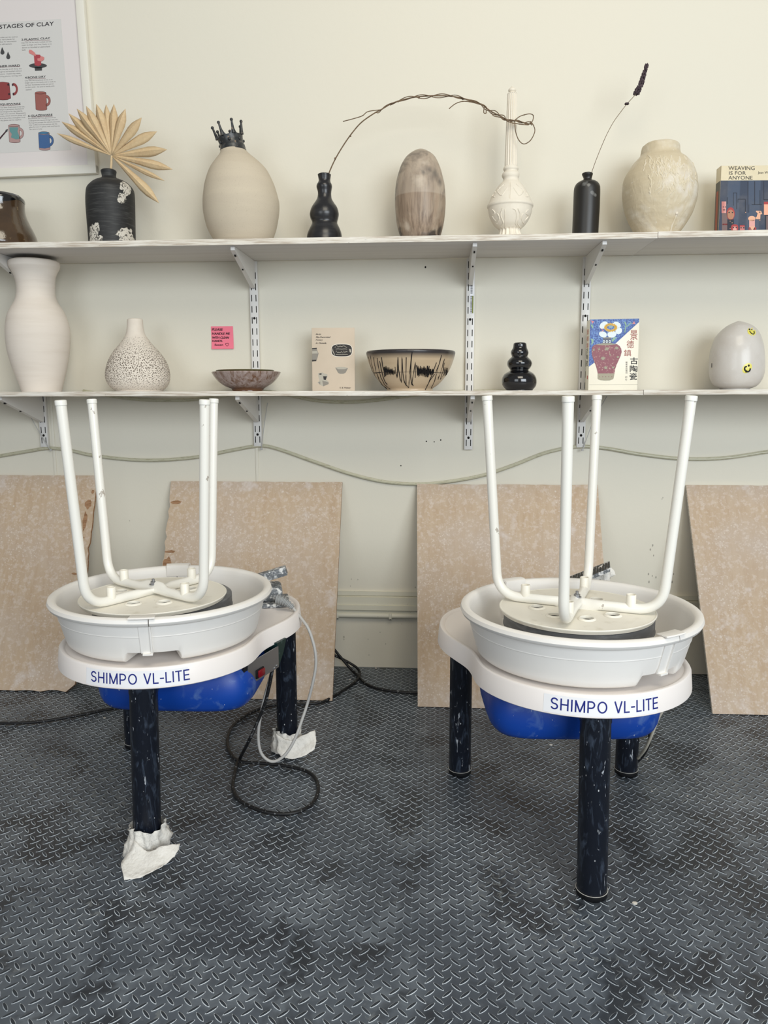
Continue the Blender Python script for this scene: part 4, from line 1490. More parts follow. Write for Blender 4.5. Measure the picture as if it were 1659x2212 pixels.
prf = [(26.3, -3), (27, 0), (26, 2), (26.6, 5), (25.8, 7), (26.2, 9), (24.8, 12), (24.8, 20), (25.3, 24), (26.4, 29), (24.6, 29.5), (23.4, 20), (23.5, 8)]
def scal(a, z, r_):
    if z > 27 * kx:
        f = (0.5 + 0.5 * math.cos(7 * (a - R(250)))) ** 3
        return r_ + 3.0 * kx * f, z + 13 * kx * f
    return r_, z
mb.lathe([(0, 0, z * kx, r_ * kx) for r_, z in prf], 168, T=Tc, cap0=True, cap1=True, rf=scal)
for k in range(7):
    a = 2 * PI * k / 7 + R(250)
    for f0, f1 in ((-1, 0),):
        pts, rr = [], []
        for i in range(9):
            f = i / 8
            rad_ = (26.0 + 5.0 * f) * kx
            z = (29 + 24 * f) * kx
            pts.append(Tc @ Vector((rad_ * math.cos(a), rad_ * math.sin(a), z)))
            rr.append((2.2 * (1 - f) ** 2.0 + 2.1) * kx)
        mb.tube(pts, rr, 10)
        mb.ball(pts[-1], 3.3 * kx, 0, 10)
    # web between the spikes
    a2 = a + PI / 7
    mb.ball(Tc @ Vector((25.3 * kx * math.cos(a2), 25.3 * kx * math.sin(a2), 19 * kx)), 3.2 * kx, 0, 10)
mb.obj('crown', m_crown, cv)['label'] = 'black glazed crown with ball-tipped spikes'

# 4 black gourd bottle with branch
m_satin = M('satin_black_clay', rgb(34, 34, 36), 0.28, 0.5, layers=[('noise', 20, (0.4, 0.4, 3), 0.5, 0.8, rgb(70, 70, 72), 0.5)])
g = [(1013, 1135, 1240), (1017, 1131, 1244), (1026, 1133, 1243), (1040, 1136, 1241), (1065, 1140, 1238), (1083, 1134, 1242), (1100, 1124, 1250), (1118, 1121, 1253), (1135, 1124, 1251), (1160, 1131, 1247), (1190, 1132, 1246), (1225, 1124, 1252), (1260, 1102, 1272), (1300, 1078, 1298), (1350, 1064, 1310), (1390, 1070, 1305), (1412, 1081, 1299), (1432, 1083, 1298), (1455, 1074, 1308), (1490, 1057, 1324), (1525, 1044, 1334), (1560, 1039, 1338), (1600, 1037, 1340), (1640, 1040, 1337)]
P = Pot(YU, UZ1, g, (400, 120), 1 / 3.95)
P.base(0.050 * 0.72)
gb, b = pot_obj('gourd_bottle', P, m_satin, 'black triple-swelling bottle on the upper shelf holding a long curved vine', 'bottle', 0.003, dn=4)

# vine
m_vine = M('dry_vine', rgb(120, 100, 78), 0.7, 0.2, layers=[('noise', 90, U1, 0.4, 0.7, rgb(84, 66, 50), 0.7)])
vine = empty('dried_vine', at(706, 384, YU), 0, 'long dry twining vine arching from the black bottle over to the fluted vase', 'dried branch')
main = [(705, 392, 0), (709, 378, 0), (722, 348, 0), (738, 320, 0), (757, 292, 0), (780, 265, -.002), (808, 245, -.004), (823, 237, -.006), (850, 222, -.008), (890, 211, -.010), (930, 207, -.012), (975, 208, -.016), (1010, 215, -.02), (1040, 226, -.024), (1060, 240, -.028), (1085, 253, -.032), (1100, 260, -.034), (1120, 262, -.034), (1140, 267, -.032), (1150, 268, -.030)]
MP = smooth_path([at(x, y, YU + d_) for x, y, d_ in main], 8)
mb = MB().tube(MP, [0.0019 - 0.0004 * i / len(MP) for i in range(len(MP))], 8)
for (x, y) in ((724, 342), (757, 294), (860, 219), (905, 211), (1000, 214)):
    mb.ball(at(x, y, YU - 0.004), 0.0030, 0, 6)
mb.obj('stem', m_vine, vine)
# twining strands
for s_, (i0, i1, ph, am) in enumerate(((50, 150, 0.0, 0.0036), (62, 151, 2.4, 0.0042))):
    pts = []
    for i in range(i0, min(i1, len(MP) - 1)):
        tt = (MP[i + 1] - MP[i - 1]).normalized()
        n1 = tt.cross(Vector((0, 1, 0))).normalized()
        n2 = tt.cross(n1)
        a = i * 0.42 + ph
        am2 = am * (1 + 0.5 * math.sin(i * 0.17 + s_))
        pts.append(MP[i] + n1 * math.cos(a) * am2 + n2 * math.sin(a) * am2)
    mb = MB().tube(smooth_path(pts, 2), 0.0012, 6)
    mb.obj('tendril', m_vine, vine)
for pp_ in ([(823, 237, -.006), (795, 241, -.006), (783, 250, -.004), (765, 256, -.002), (742, 262, 0)],
            [(1045, 228, -.026), (1020, 221, -.022), (1000, 219, -.02), (984, 224, -.018), (971, 234, -.016)],
            [(1112, 262, -.034), (1114, 285, -.036), (1121, 303, -.036), (1132, 311, -.036), (1146, 303, -.034), (1155, 285, -.03), (1153, 272, -.028), (1146, 262, -.026)],
            [(1112, 260, -.034), (1122, 252, -.036), (1133, 248, -.036), (1145, 246, -.034), (1152, 250, -.032), (1150, 262, -.03), (1143, 268, -.028)],
            [(1046, 232, -.026), (1045, 243, -.028), (1050, 244, -.028), (1050, 233, -.026)],
            [(1062, 241, -.028), (1066, 250, -.030), (1082, 254, -.032), (1102, 264, -.034), (1122, 268, -.034), (1142, 270, -.032)]):
    mb = MB().tube(smooth_path([at(x, y, YU + d_) for x, y, d_ in pp_], 6), 0.0013, 8)
    for q in pp_[::2]:
        mb.ball(at(q[0], q[1], YU + q[2]), 0.0019, 0, 6)
    mb.obj('tendril', m_vine, vine)

def spots(mt, centres, color, amt, scale=40.0, wob=2.0, soft=0.25):
    nt = mt.node_tree
    N, L = nt.nodes, nt.links
    bs = N['Principled BSDF']
    lk = bs.inputs['Base Color'].links
    tc = N.new('ShaderNodeTexCoord')
    nz = N.new('ShaderNodeTexNoise')
    nz.inputs['Scale'].default_value = scale
    L.new(tc.outputs['Object'], nz.inputs['Vector'])
    prev = None
    for (c_, r_) in centres:
        vm = N.new('ShaderNodeVectorMath')
        vm.operation = 'DISTANCE'
        vm.inputs[1].default_value = c_
        L.new(tc.outputs['Object'], vm.inputs[0])
        dv = N.new('ShaderNodeMath')
        dv.operation = 'DIVIDE'
        dv.inputs[1].default_value = r_
        L.new(vm.outputs['Value'], dv.inputs[0])
        if prev is not None:
            mn = N.new('ShaderNodeMath')
            mn.operation = 'MINIMUM'
            L.new(prev, mn.inputs[0])
            L.new(dv.outputs[0], mn.inputs[1])
            dv = mn
        prev = dv.outputs[0]
    ad = N.new('ShaderNodeMath')
    ad.operation = 'MULTIPLY_ADD'
    L.new(nz.outputs['Fac'], ad.inputs[0])
    ad.inputs[1].default_value = wob
    L.new(prev, ad.inputs[2])
    mr = N.new('ShaderNodeMapRange')
    mr.inputs['From Min'].default_value = 1 + wob * 0.5
    mr.inputs['From Max'].default_value = 1 + wob * 0.5 - soft
    mr.inputs['To Max'].default_value = amt
    L.new(ad.outputs[0], mr.inputs['Value'])
    mx = N.new('ShaderNodeMix')
    mx.data_type = 'RGBA'
    L.new(mr.outputs[0], mx.inputs[0])
    if lk:
        L.new(lk[0].from_socket, mx.inputs[6])
    else:
        mx.inputs[6].default_value = bs.inputs['Base Color'].default_value
    mx.inputs[7].default_value = color
    L.new(mx.outputs[2], bs.inputs['Base Color'])


# 5 smoke fired egg
m_wood = M('smoke_fired_clay', rgb(158, 138, 118), 0.42, 0.4,
           layers=[('noise', 38, (2.6, 2.6, 0.16), 0.40, 0.66, rgb(98, 80, 66), 0.75, 0.5),
                   ('noise', 8, U1, 0.45, 0.65, rgb(192, 178, 158), 0.6, 0.8),
                   ('z', 1, U1, 0.134, 0.1375, rgb(196, 184, 168), 0.30),
                   ('noise', 9, U1, 0.54, 0.66, rgb(66, 62, 60), 0.75, 0.4), ('z', 1, U1, 0.045, 0.0, rgb(60, 52, 46), 0.5)])
e = [(727, 676, 684), (733, 655, 706), (745, 628, 732), (770, 590, 770), (800, 560, 797), (850, 530, 822), (900, 512, 840), (950, 498, 853), (1000, 488, 865), (1050, 483, 871), (1100, 481, 874), (1150, 481, 875), (1200, 483, 873), (1250, 487, 869), (1300, 493, 862), (1350, 503, 852), (1400, 518, 838), (1440, 534, 824), (1480, 552, 808)]
P = Pot(YU, UZ1, e, (720, 120), 0.2773)
P.base(0.034)
_b = Vector((P.rings[-1][0], P.Y, P.zbase))
spots(m_wood, [(tuple(P.surf(x_, y_, 0) - _b), r_) for x_, y_, r_ in ((926, 366, 0.020), (940, 380, 0.026), (950, 392, 0.02), (915, 372, 0.010))], rgb(98, 92, 86), 0.75, 30, 1.6, 0.9)
spots(m_wood, [(tuple(P.surf(x_, y_, 0) - _b), r_) for x_, y_, r_ in ((950, 498, 0.022), (935, 508, 0.02), (865, 505, 0.02))], rgb(44, 38, 36), 0.85, 60, 1.8, 0.6)
spots(m_wood, [(tuple(P.surf(x_, y_, 0) - _b), r_) for x_, y_, r_ in ((905, 388, 0.022), (880, 492, 0.016), (915, 350, 0.016))], rgb(206, 192, 174), 0.5, 45, 1.8, 0.9)
pot_obj('egg_vessel', P, m_wood, 'tall brown smoke-fired egg-shaped vessel under the arching vine', 'vase', 0.0, n=96)

# 6 fluted white vase
m_porc = M('bisque_white', rgb(228, 220, 204), 0.6, 0.3, layers=[('noise', 40, U1, 0.5, 0.8, rgb(216, 206, 188), 0.5)])
f = [(236, 1391, 1395), (243, 1388, 1398), (250, 1381, 1406), (258, 1370, 1417), (266, 1364, 1422), (274, 1363, 1423), (281, 1367, 1420), (286, 1373, 1414), (290, 1364, 1424), (296, 1358, 1430), (310, 1355.5, 1431), (400, 1352, 1431), (550, 1346, 1431.5), (700, 1340, 1432), (852, 1334.5, 1433), (862, 1336, 1432), (868, 1330, 1436), (878, 1325, 1441), (888, 1324, 1442), (898, 1330, 1437), (908, 1331, 1437), (916, 1320, 1446), (930, 1313, 1450), (945, 1315, 1448), (958, 1323, 1443), (972, 1324, 1443), (985, 1316, 1450), (1000, 1300, 1464), (1040, 1268, 1493), (1080, 1242, 1516), (1120, 1222, 1535), (1150, 1208, 1548), (1160, 1203, 1553), (1168, 1199, 1557), (1180, 1198.5, 1557.5), (1188, 1203, 1552), (1196, 1206, 1549), (1240, 1213, 1541), (1280, 1228, 1523), (1320, 1251, 1497), (1345, 1277, 1470), (1358, 1290, 1457), (1368, 1292, 1455), (1385, 1288, 1461), (1405, 1282, 1469), (1430, 1270, 1480), (1470, 1262, 1488)]
P = Pot(YU, UZ1, f, (720, 120), 0.2773)
P.base(0.034)
zA, zB = at(1110, 120 + 858 * 0.2773, YU).z, at(1110, 120 + 300 * 0.2773, YU).z
zC = at(1110, 120 + 1352 * 0.2773, YU).z
def flute(a, z, r_):
    if zA < z < zB:
        return r_ * (1 - 0.17 * (0.5 - 0.5 * math.cos(14 * a)) ** 2), z
    if z < zC:
        return r_ * (1 - 0.12 * (0.5 - 0.5 * math.cos(16 * a))), z
    return r_, z
fv, b = pot_obj('fluted_vase', P, m_porc, 'white spindle-shaped vase with fluted neck and carved round body', 'vase', 0.0, n=168, dn=4, rf=flute)
mb = MB()
def rel(pts, rad_=0.0017, sub=5):
    q = smooth_path([Vector((x, y, 0)) for x, y in pts], sub)
    mb.tube([P.surf(720 + p.x * 0.2773, 120 + p.y * 0.2773, 0.0002) for p in q], rad_, 6)
for sgn in (-1, 1):
    cxr = 1379
    rel([(cxr + sgn * 45, 1000), (cxr + sgn * 80, 1030), (cxr + sgn * 100, 1055), (cxr + sgn * 70, 1090), (cxr + sgn * 45, 1060), (cxr + sgn * 25, 1030)])
    rel([(cxr + sgn * 115, 1060), (cxr + sgn * 138, 1095), (cxr + sgn * 120, 1100)])
    rel([(cxr + sgn * 60, 1190), (cxr + sgn * 75, 1240), (cxr + sgn * 55, 1300), (cxr + sgn * 75, 1335)])
    rel([(cxr + sgn * 100, 1230), (cxr + sgn * 85, 1270), (cxr + sgn * 105, 1310)])
    rel([(cxr + sgn * 140, 1200), (cxr + sgn * 120, 1225), (cxr + sgn * 140, 1250), (cxr + sgn * 115, 1285)])
rel([(1380, 990), (1382, 1040), (1378, 1112)], 0.0012)
rel([(1372, 990), (1372, 1040), (1371, 1112)], 0.0009)
rel([(1338, 1195), (1340, 1260), (1342, 1345)], 0.0014)
rel([(1398, 1192), (1420, 1180 + 25), (1428, 1250), (1420, 1310), (1440, 1335)], 0.0012)
mb.obj('carved_relief', m_porc, fv)

# 7 small black bottle with lavender
m_matteblack = M('dark_brown_black_glaze', rgb(36, 34, 31), 0.38, 0.45, layers=[('noise', 14, U1, 0.62, 0.72, rgb(120, 118, 112), 0.5), ('noise', 60, U1, 0.7, 0.72, rgb(150, 150, 146), 0.5)])
s7 = [(843, 333, 392), (846, 325, 399), (852, 323, 401), (860, 325, 399), (872, 331, 395), (882, 334, 393), (892, 331, 393), (899, 318, 406), (906, 303, 422), (920, 283, 440), (940, 271, 450), (960, 266, 452.5), (1000, 263.5, 452), (1100, 260, 449), (1200, 256, 443), (1280, 253, 439), (1340, 251, 436), (1390, 251, 434)]
P = Pot(YU, UZ1, s7, (1160, 120), 0.3008)
P.base()
_b = Vector((P.rings[-1][0], P.Y, P.zbase))
spots(m_matteblack, [(tuple(P.surf(x_, y_, 0) - _b), r_) for x_, y_, r_ in ((1280, 417, 0.008), (1286, 421, 0.005), (1272, 399, 0.006), (1262, 396, 0.01))], rgb(128, 128, 124), 0.55, 80, 1.5, 0.6)
pot_obj('small_bottle', P, m_matteblack, 'small dark cylindrical bottle on the upper shelf holding a lavender sprig', 'bottle', 0.003, dn=4)
m_lav = M('dried_lavender', rgb(84, 72, 76), 0.8, 0.1, layers=[('noise', 200, U1, 0.45, 0.6, rgb(52, 44, 50), 0.7)])
lv = empty('lavender_sprig', at(1277, 378, YU), 0, 'single dried lavender sprig leaning right out of the small dark bottle', 'dried flower')
stm = [(1274, 388), (1278, 373), (1286, 350), (1297, 322), (1310, 292), (1325, 264), (1340, 243), (1354, 225), (1375, 202)]
SP = smooth_path([at(x, y, YU) for x, y in stm], 6)
MB().tube(SP, 0.0009, 6).obj('stem', m_vine, lv)
hd = smooth_path([at(x, y, YU) for x, y in ((1375, 202), (1380, 190), (1386, 178), (1390, 163), (1394, 150), (1397, 141))], 8)
mb = MB()
rnd = random.Random(9)
for i, p in enumerate(hd):
    for k in range(5):
        a = rnd.random() * 2 * PI
        sp = 0.0062 * (1 - 0.45 * i / len(hd)) * (1.15 if i % 5 < 3 else 0.6)
        mb.ball(p + Vector((math.cos(a) * sp, math.sin(a) * sp, rnd.uniform(-1, 1) * 0.002)), 0.0028 * (1 - 0.3 * i / len(hd)), 0, 6, (1, 1, 1.7))
mb.obj('flower_head', m_lav, lv)
mb = MB()
for k in range(7):
    a = 2 * PI * k / 7
    mb.ball(at(1354, 225, YU) + Vector((math.cos(a) * 0.0042, math.sin(a) * 0.0042, 0.001)), 0.0022, 0, 6, (1.2, 1.2, 1.5))
mb.obj('lower_bud', m_lav, lv)

# 8 textured beige jar
m_drip = M('cream_crackled_glaze', rgb(204, 190, 162), 0.5, 0.35,
           layers=[('noise', 6, (1, 1, 1), 0.46, 0.62, rgb(228, 222, 208), 0.85, 0.8), ('noise', 26, (0.4, 0.4, 4), 0.45, 0.7, rgb(190, 174, 144), 0.4), ('noise', 80, U1, 0.66, 0.7, rgb(236, 232, 222), 0.6)],
           bump=('noise', 60, (1, 1, 0.5), 0.4, 0.004, 1.0))
j = [(641, 772, 1010), (650, 762, 1018), (662, 757, 1021), (680, 752, 1022), (700, 749, 1023), (716, 746, 1028), (735, 732, 1048), (760, 708, 1078), (790, 682, 1101), (830, 655, 1122), (880, 631, 1136), (930, 620, 1142), (980, 617, 1144), (1030, 620, 1140), (1080, 628, 1128), (1130, 640, 1112), (1180, 658, 1087), (1230, 681, 1055), (1275, 706, 1022), (1310, 722, 1002), (1350, 735, 990), (1390, 742, 982)]
P = Pot(YU, UZ1, j, (1160, 120), 0.3008)
P.base()
for r_ in P.rings[:6]:
    pass
_b = Vector((P.rings[-1][0], P.Y, P.zbase))
spots(m_drip, [(tuple(P.surf(1160 + x_ * 0.3008, 120 + y_ * 0.3008, 0) - _b), r_) for x_, y_, r_ in ((960, 800, 0.026), (990, 850, 0.03), (1060, 860, 0.034), (950, 900, 0.02), (1090, 940, 0.024), (1030, 960, 0.02), (1000, 1110, 0.020), (960, 1120, 0.012))], rgb(224, 216, 204), 0.7, 40, 2.4, 1.0)  # white highlights, mostly on the right shoulder, painted into the glaze
jt, b = pot_obj('textured_jar', P, m_drip, 'bulbous cream jar with cracked dripping glaze, left of the weaving book', 'jar', 0.006, n=120)
sb = b.modifiers.new('crust', 'DISPLACE')
tx = bpy.data.textures.new('crust', 'CLOUDS')
tx.noise_scale = 0.018
tx.noise_depth = 3
sb.texture = tx
sb.strength = 0.0022
sb.mid_level = 0.55
mb = MB()
rnd = random.Random(21)
for k in range(110):
    x = 935 + rnd.gauss(0, 95)
    y = 715 + rnd.random() ** 1.5 * 240
    pts = []
    dx = rnd.uniform(-5, 5)
    for i in range(rnd.choice((5, 7, 9))):
        pts.append((x, y))
        x += rnd.uniform(-7, 7) + dx
        y += rnd.uniform(3, 16)
    n_ = len(pts)
    mb.tube([P.surf(1160 + px * 0.3008, 120 + py * 0.3008, -0.0007) for px, py in pts], [(0.0010 + 0.0013 * math.sin(PI * (q + 0.5) / n_)) * rnd.uniform(0.7, 1.2) for q in range(n_)], 6)
for pts in ([(1005, 1130), (990, 1170), (968, 1220), (955, 1275)],):
    mb.tube([P.surf(1160 + px * 0.3008, 120 + py * 0.3008, 0.0004) for px, py in pts], 0.0026, 8)
mb.ball(P.surf(1160 + 1003 * 0.3008, 120 + 1132 * 0.3008, 0.0), 0.0046, 0, 8)
mb.obj('dripped_crust', M('cream_crust', rgb(214, 202, 176), 0.55, 0.3, layers=[('noise', 30, U1, 0.45, 0.65, rgb(226, 218, 204), 0.8)]), jt)['kind'] = 'stuff'

# 9 tall white vase
m_raw = M('raw_white_clay', rgb(226, 216, 204), 0.75, 0.2, layers=[('noise', 20, (0.3, 0.3, 3.5), 0.45, 0.75, rgb(214, 202, 188), 0.5)], bump=('noise', 30, (0.2, 0.2, 3), 0.10, 0.003))
v = [(221, 66, 316), (228, 60, 321), (250, 62, 321), (262, 68, 317), (280, 79, 309), (305, 91, 301), (340, 100, 298), (380, 103, 298), (420, 100, 303), (445, 93, 312), (465, 84, 323), (500, 66, 345), (540, 55, 361), (600, 50, 375), (660, 52, 377), (720, 60, 374), (780, 75, 367), (840, 95, 357), (900, 118, 345), (945, 133, 335), (948, 134, 334)]
P = Pot(YL, LZ1, v, (0, 480), 0.3858)
P.base()
pot_obj('tall_vase', P, m_raw, 'tall white baluster vase with flared lip on the lower shelf', 'vase', 0.005, depth=0.08)

# 10 perforated vase
m_perf = M('pierced_white_clay', rgb(226, 216, 202), 0.7, 0.2, layers=[('noise', 30, U1, 0.45, 0.75, rgb(216, 204, 190), 0.5)])
v = [(543, 719, 793), (547, 714, 797), (575, 714, 799), (600, 712, 802), (625, 708, 809), (645, 700, 820), (680, 678, 846), (720, 648, 881), (760, 625, 911), (800, 611, 931), (840, 603.5, 941), (870, 604, 943), (895, 612, 940), (915, 624, 931), (930, 638, 919), (943, 655, 905), (948, 662, 898)]
P = Pot(YL, LZ1, v, (0, 480), 0.3858)
P.base()
pv, b = pot_obj('pierced_vase', P, m_perf, 'white onion-shaped vase pierced all over with tiny holes', 'vase', 0.0035, depth=0.04, n=96)
mb = MB()
rnd = random.Random(31)
D = P.dense(8)
z1_, z0_ = at(290, 480 + 648 * 0.3858, YL).z, LZ1 + 0.006
z_ = z0_
row = 0
while z_ < z1_:
    rr = min(D, key=lambda r_: abs(r_[2] - z_))
    up_ = min(D, key=lambda r_: abs(r_[2] - z_ - 0.004))
    n_ = max(8, int(2 * PI * rr[3] / 0.0054))
    mid = math.sin(PI * min(1, max(0, (z_ - z0_) / (z1_ - z0_))))
    for i in range(n_):
        a = 2 * PI * (i + 0.5 * (row % 2) + rnd.uniform(-0.36, 0.36)) / n_
        zz = z_ + rnd.uniform(-0.0018, 0.0018)
        e_r = Vector((math.cos(a), math.sin(a), 0))
        e_t = Vector((-math.sin(a), math.cos(a), 0))
        e_u = Vector((e_r.x * (up_[3] - rr[3]), e_r.y * (up_[3] - rr[3]), up_[2] - rr[2])).normalized()
        c_ = Vector((rr[0], rr[1], zz)) + e_r * (rr[3] + 0.0005 + (up_[3] - rr[3]) * (zz - rr[2]) / max(up_[2] - rr[2], 1e-5))
        s_ = (0.0007 + 0.0008 * mid) * rnd.uniform(0.7, 1.25)
        mb.poly([c_ + e_t * (math.cos(q) * s_) + e_u * (math.sin(q) * s_) for q in np.linspace(0, 2 * PI, 8)[:-1]])
    z_ += 0.0049
    row += 1
ph = mb.obj('pierced_holes', M('hole_shadow', rgb(92, 80, 68), 0.9, 0.05), pv)
ph['kind'] = 'stuff'

# 11 brown dish and the plate in it
m_dish = M('brown_lilac_glaze', rgb(104, 70, 46), 0.25, 0.5, coat=0.4,
           layers=[('noise', 40, (2.2, 2.2, 0.35), 0.34, 0.58, rgb(160, 144, 138), 0.95, 0.4, ('z', 1, U1, 0.008, 0.020)), ('noise', 90, (2, 2, 0.3), 0.5, 0.7, rgb(176, 160, 158), 0.5, 0, ('z', 1, U1, 0.014, 0.03))])
v = [(840, 1192, 1568), (843, 1192, 1568), (855, 1199, 1562), (870, 1209, 1552), (888, 1224, 1538), (905, 1244, 1518), (920, 1268, 1494), (929, 1292, 1480), (933, 1299, 1476), (940, 1302, 1473), (947, 1304, 1471)]
P = Pot(YL, LZ1, v, (0, 480), 0.3858)
P.base()
pot_obj('shallow_dish', P, m_dish, 'shallow brown and lilac glazed dish below the pink note', 'dish', 0.005, depth=0.022)
v = [(829, 1222, 1528), (831, 1214, 1532), (838, 1220, 1526), (848, 1240, 1506), (860, 1270, 1480), (866, 1280, 1470)]
P2 = Pot(YL, at(533, 480 + 868 * 0.3858, YL).z, v, (0, 480), 0.3858)
P2.base()
pot_obj('small_plate', P2, M('olive_brown_glaze', rgb(92, 84, 50), 0.3, 0.5, coat=0.3), 'olive brown plate nested in the shallow brown dish, only its rim showing', 'plate', 0.004, depth=0.008)

# 12 striped bowl
m_bowl = M('buff_bowl', rgb(196, 174, 144), 0.35, 0.45, coat=0.3,
           layers=[('noise', 14, (0.3, 0.3, 3), 0.4, 0.7, rgb(184, 160, 130), 0.6), ('z', 1, U1, 0.094, 0.112, rgb(34, 32, 38), 0.97)])
v = [(800, 713, 1299), (806, 711, 1301), (815, 712, 1300), (840, 718, 1294), (870, 727, 1284), (910, 743, 1268), (950, 763, 1245), (990, 791, 1215), (1020, 819, 1184), (1042, 846, 1153), (1056, 872, 1130), (1064, 892, 1110), (1068, 900, 1100)]
P = Pot(YL, LZ1, v, (560, 500), 0.3255)
P.base()
bw, b = pot_obj('striped_bowl', P, m_bowl, 'large buff bowl with black rim and scribbled black lines', 'bowl', 0.006, depth=0.08, n=120)
mb = MB()
def stroke(pts, rad_=0.0011, sub=1):
    """pts in the 1659-wide zoom of the bowl"""
    q = []
    for i in range(len(pts) - 1):
        (x0, y0), (x1, y1) = pts[i], pts[i + 1]
        k = max(1, int(math.hypot(x1 - x0, y1 - y0) / 40))
        for s_ in range(k):
            q.append((x0 + (x1 - x0) * s_ / k, y0 + (y1 - y0) * s_ / k))
    q.append(pts[-1])
    mb.tube([P.surf(780 + x * 0.13261, 740 + y * 0.13261, 0.0002) for x, y in q], rad_, 6)
stroke([(165, 493), (260, 492), (400, 480), (560, 482), (800, 478), (1000, 480), (1180, 486), (1300, 492), (1425, 495)], 0.0008)
stroke([(165, 493), (230, 493), (330, 484)], 0.0016)
# left sweeping strokes
stroke([(120, 230), (150, 360), (200, 540), (270, 650)], 0.0006)
stroke([(150, 210), (175, 360), (230, 560), (330, 700), (340, 705)], 0.0008)
stroke([(205, 240), (215, 330), (245, 470), (300, 620), (405, 757)], 0.0010)
stroke([(262, 250), (280, 380), (320, 560), (380, 680), (475, 760)], 0.0011)
stroke([(305, 300), (330, 440), (360, 560), (390, 640), (425, 685)], 0.0013)
stroke([(335, 240), (350, 370), (380, 480), (385, 560)], 0.0014)
rnd = random.Random(6)
x = 375
pts = []
k = 0
while x < 560:
    pts.append((x, (380 if k % 2 == 0 else 545) + rnd.uniform(-10, 25) * (1 if k % 2 == 0 else -1) + (x - 375) * (0.32 if k % 2 == 0 else -0.12)))
    x += 8.5
    k += 1
stroke(pts, 0.0014)
stroke([(555, 395), (565, 480), (590, 575), (600, 240), (610, 430), (640, 600), (663, 655), (668, 230), (680, 480), (700, 620), (735, 710), (730, 560), (736, 240)], 0.0012)
stroke([(700, 640), (775, 740), (790, 520), (820, 210), (832, 150)], 0.0010)
stroke([(832, 150), (815, 330), (808, 560), (825, 680), (850, 705), (830, 660), (850, 520), (885, 320), (882, 572)], 0.0012)
stroke([(905, 370), (925, 530)], 0.0014)
x = 910
pts = []
k = 0
while x < 1110:
    pts.append((x, (395 if k % 2 == 0 else 545) + rnd.uniform(-18, 18)))
    x += 9
    k += 1
stroke(pts, 0.0013)
stroke([(1080, 375), (1080, 560)], 0.0022)
x = 1100
pts = []
k = 0
while x < 1190:
    pts.append((x, (435 if k % 2 == 0 else 525) + rnd.uniform(-8, 8)))
    x += 6
    k += 1
stroke(pts, 0.0013)
stroke([(1228, 325), (1150, 540), (1045, 772)], 0.0012)
stroke([(1045, 772), (1120, 620), (1210, 500), (1280, 330), (1312, 200)], 0.0010)
stroke([(1312, 200), (1260, 380), (1200, 620), (1140, 745)], 0.0011)
stroke([(1358, 265), (1320, 400), (1250, 605)], 0.0013)
stroke([(1355, 330), (1330, 470), (1290, 600), (1360, 500)], 0.0010)
x = 1345
pts = []
k = 0
while x < 1420:
    pts.append((x, (390 if k % 2 == 0 else 545) + rnd.uniform(-10, 10) + (x - 1345) * (0.5 if k % 2 == 0 else -0.3)))
    x += 8
    k += 1
stroke(pts, 0.0011)
mb.obj('brush_lines', m_black_ink, bw)['label'] = 'black slip-trailed zigzag lines'

# 14 small black gourd vase
m_gloss = M('glossy_black_glaze', rgb(12, 13, 17), 0.13, 0.6, coat=0.5)
v = [(646, 190, 256), (650, 186, 260), (665, 184, 262), (676, 181, 264), (690, 172, 270), (703, 169.5, 273), (715, 173, 270), (724, 175, 267), (734, 165, 276), (748, 153, 288), (764, 149, 293), (780, 152, 289), (794, 161, 280), (803, 166, 273), (811, 156, 284), (825, 134, 304), (845, 121, 316), (866, 117, 320), (886, 120, 318), (902, 129, 310), (915, 142, 298), (924, 155, 284), (927, 158, 280)]
P = Pot(YL, LZ1, v, (1040, 500), 0.3731)
P.base()
pot_obj('small_gourd_vase', P, m_gloss, 'small glossy black three-tiered vase on the lower shelf', 'vase', 0.003, dn=4)

# 15 egg with smiley marks
m_egg = M('pale_grey_glaze', rgb(206, 201, 194), 0.32, 0.4, coat=0.15, layers=[('noise', 14, U1, 0.4, 0.7, rgb(192, 184, 174), 0.6), ('noise', 70, U1, 0.6, 0.75, rgb(216, 212, 208), 0.5)])
v = [(157, 905, 925), (165, 880, 948), (182, 825, 1005), (205, 772, 1075), (250, 675, 1180), (300, 592, 1262), (400, 470, 1358), (500, 380, 1415), (600, 314, 1452), (800, 237, 1502), (1000, 190, 1526), (1200, 168, 1534), (1400, 162, 1532), (1500, 166, 1520), (1600, 183, 1494), (1700, 214, 1446), (1780, 255, 1390), (1840, 315, 1325), (1880, 385, 1240), (1900, 435, 1170), (1915, 445, 1160)]
P = Pot(YL, LZ1, v, (1520, 680), 0.08379)
P.base()
eg, b = pot_obj('egg_vase', P, m_egg, 'pale grey glossy egg with yellow smiley marks on the lower shelf', 'vase', 0.0, n=96)
m_yel = M('yellow_glaze', rgb(222, 212, 96), 0.3, 0.5)
def eggpt(x, y, off):
    return P.surf(1520 + x * 0.08379, 680 + y * 0.08379, off)
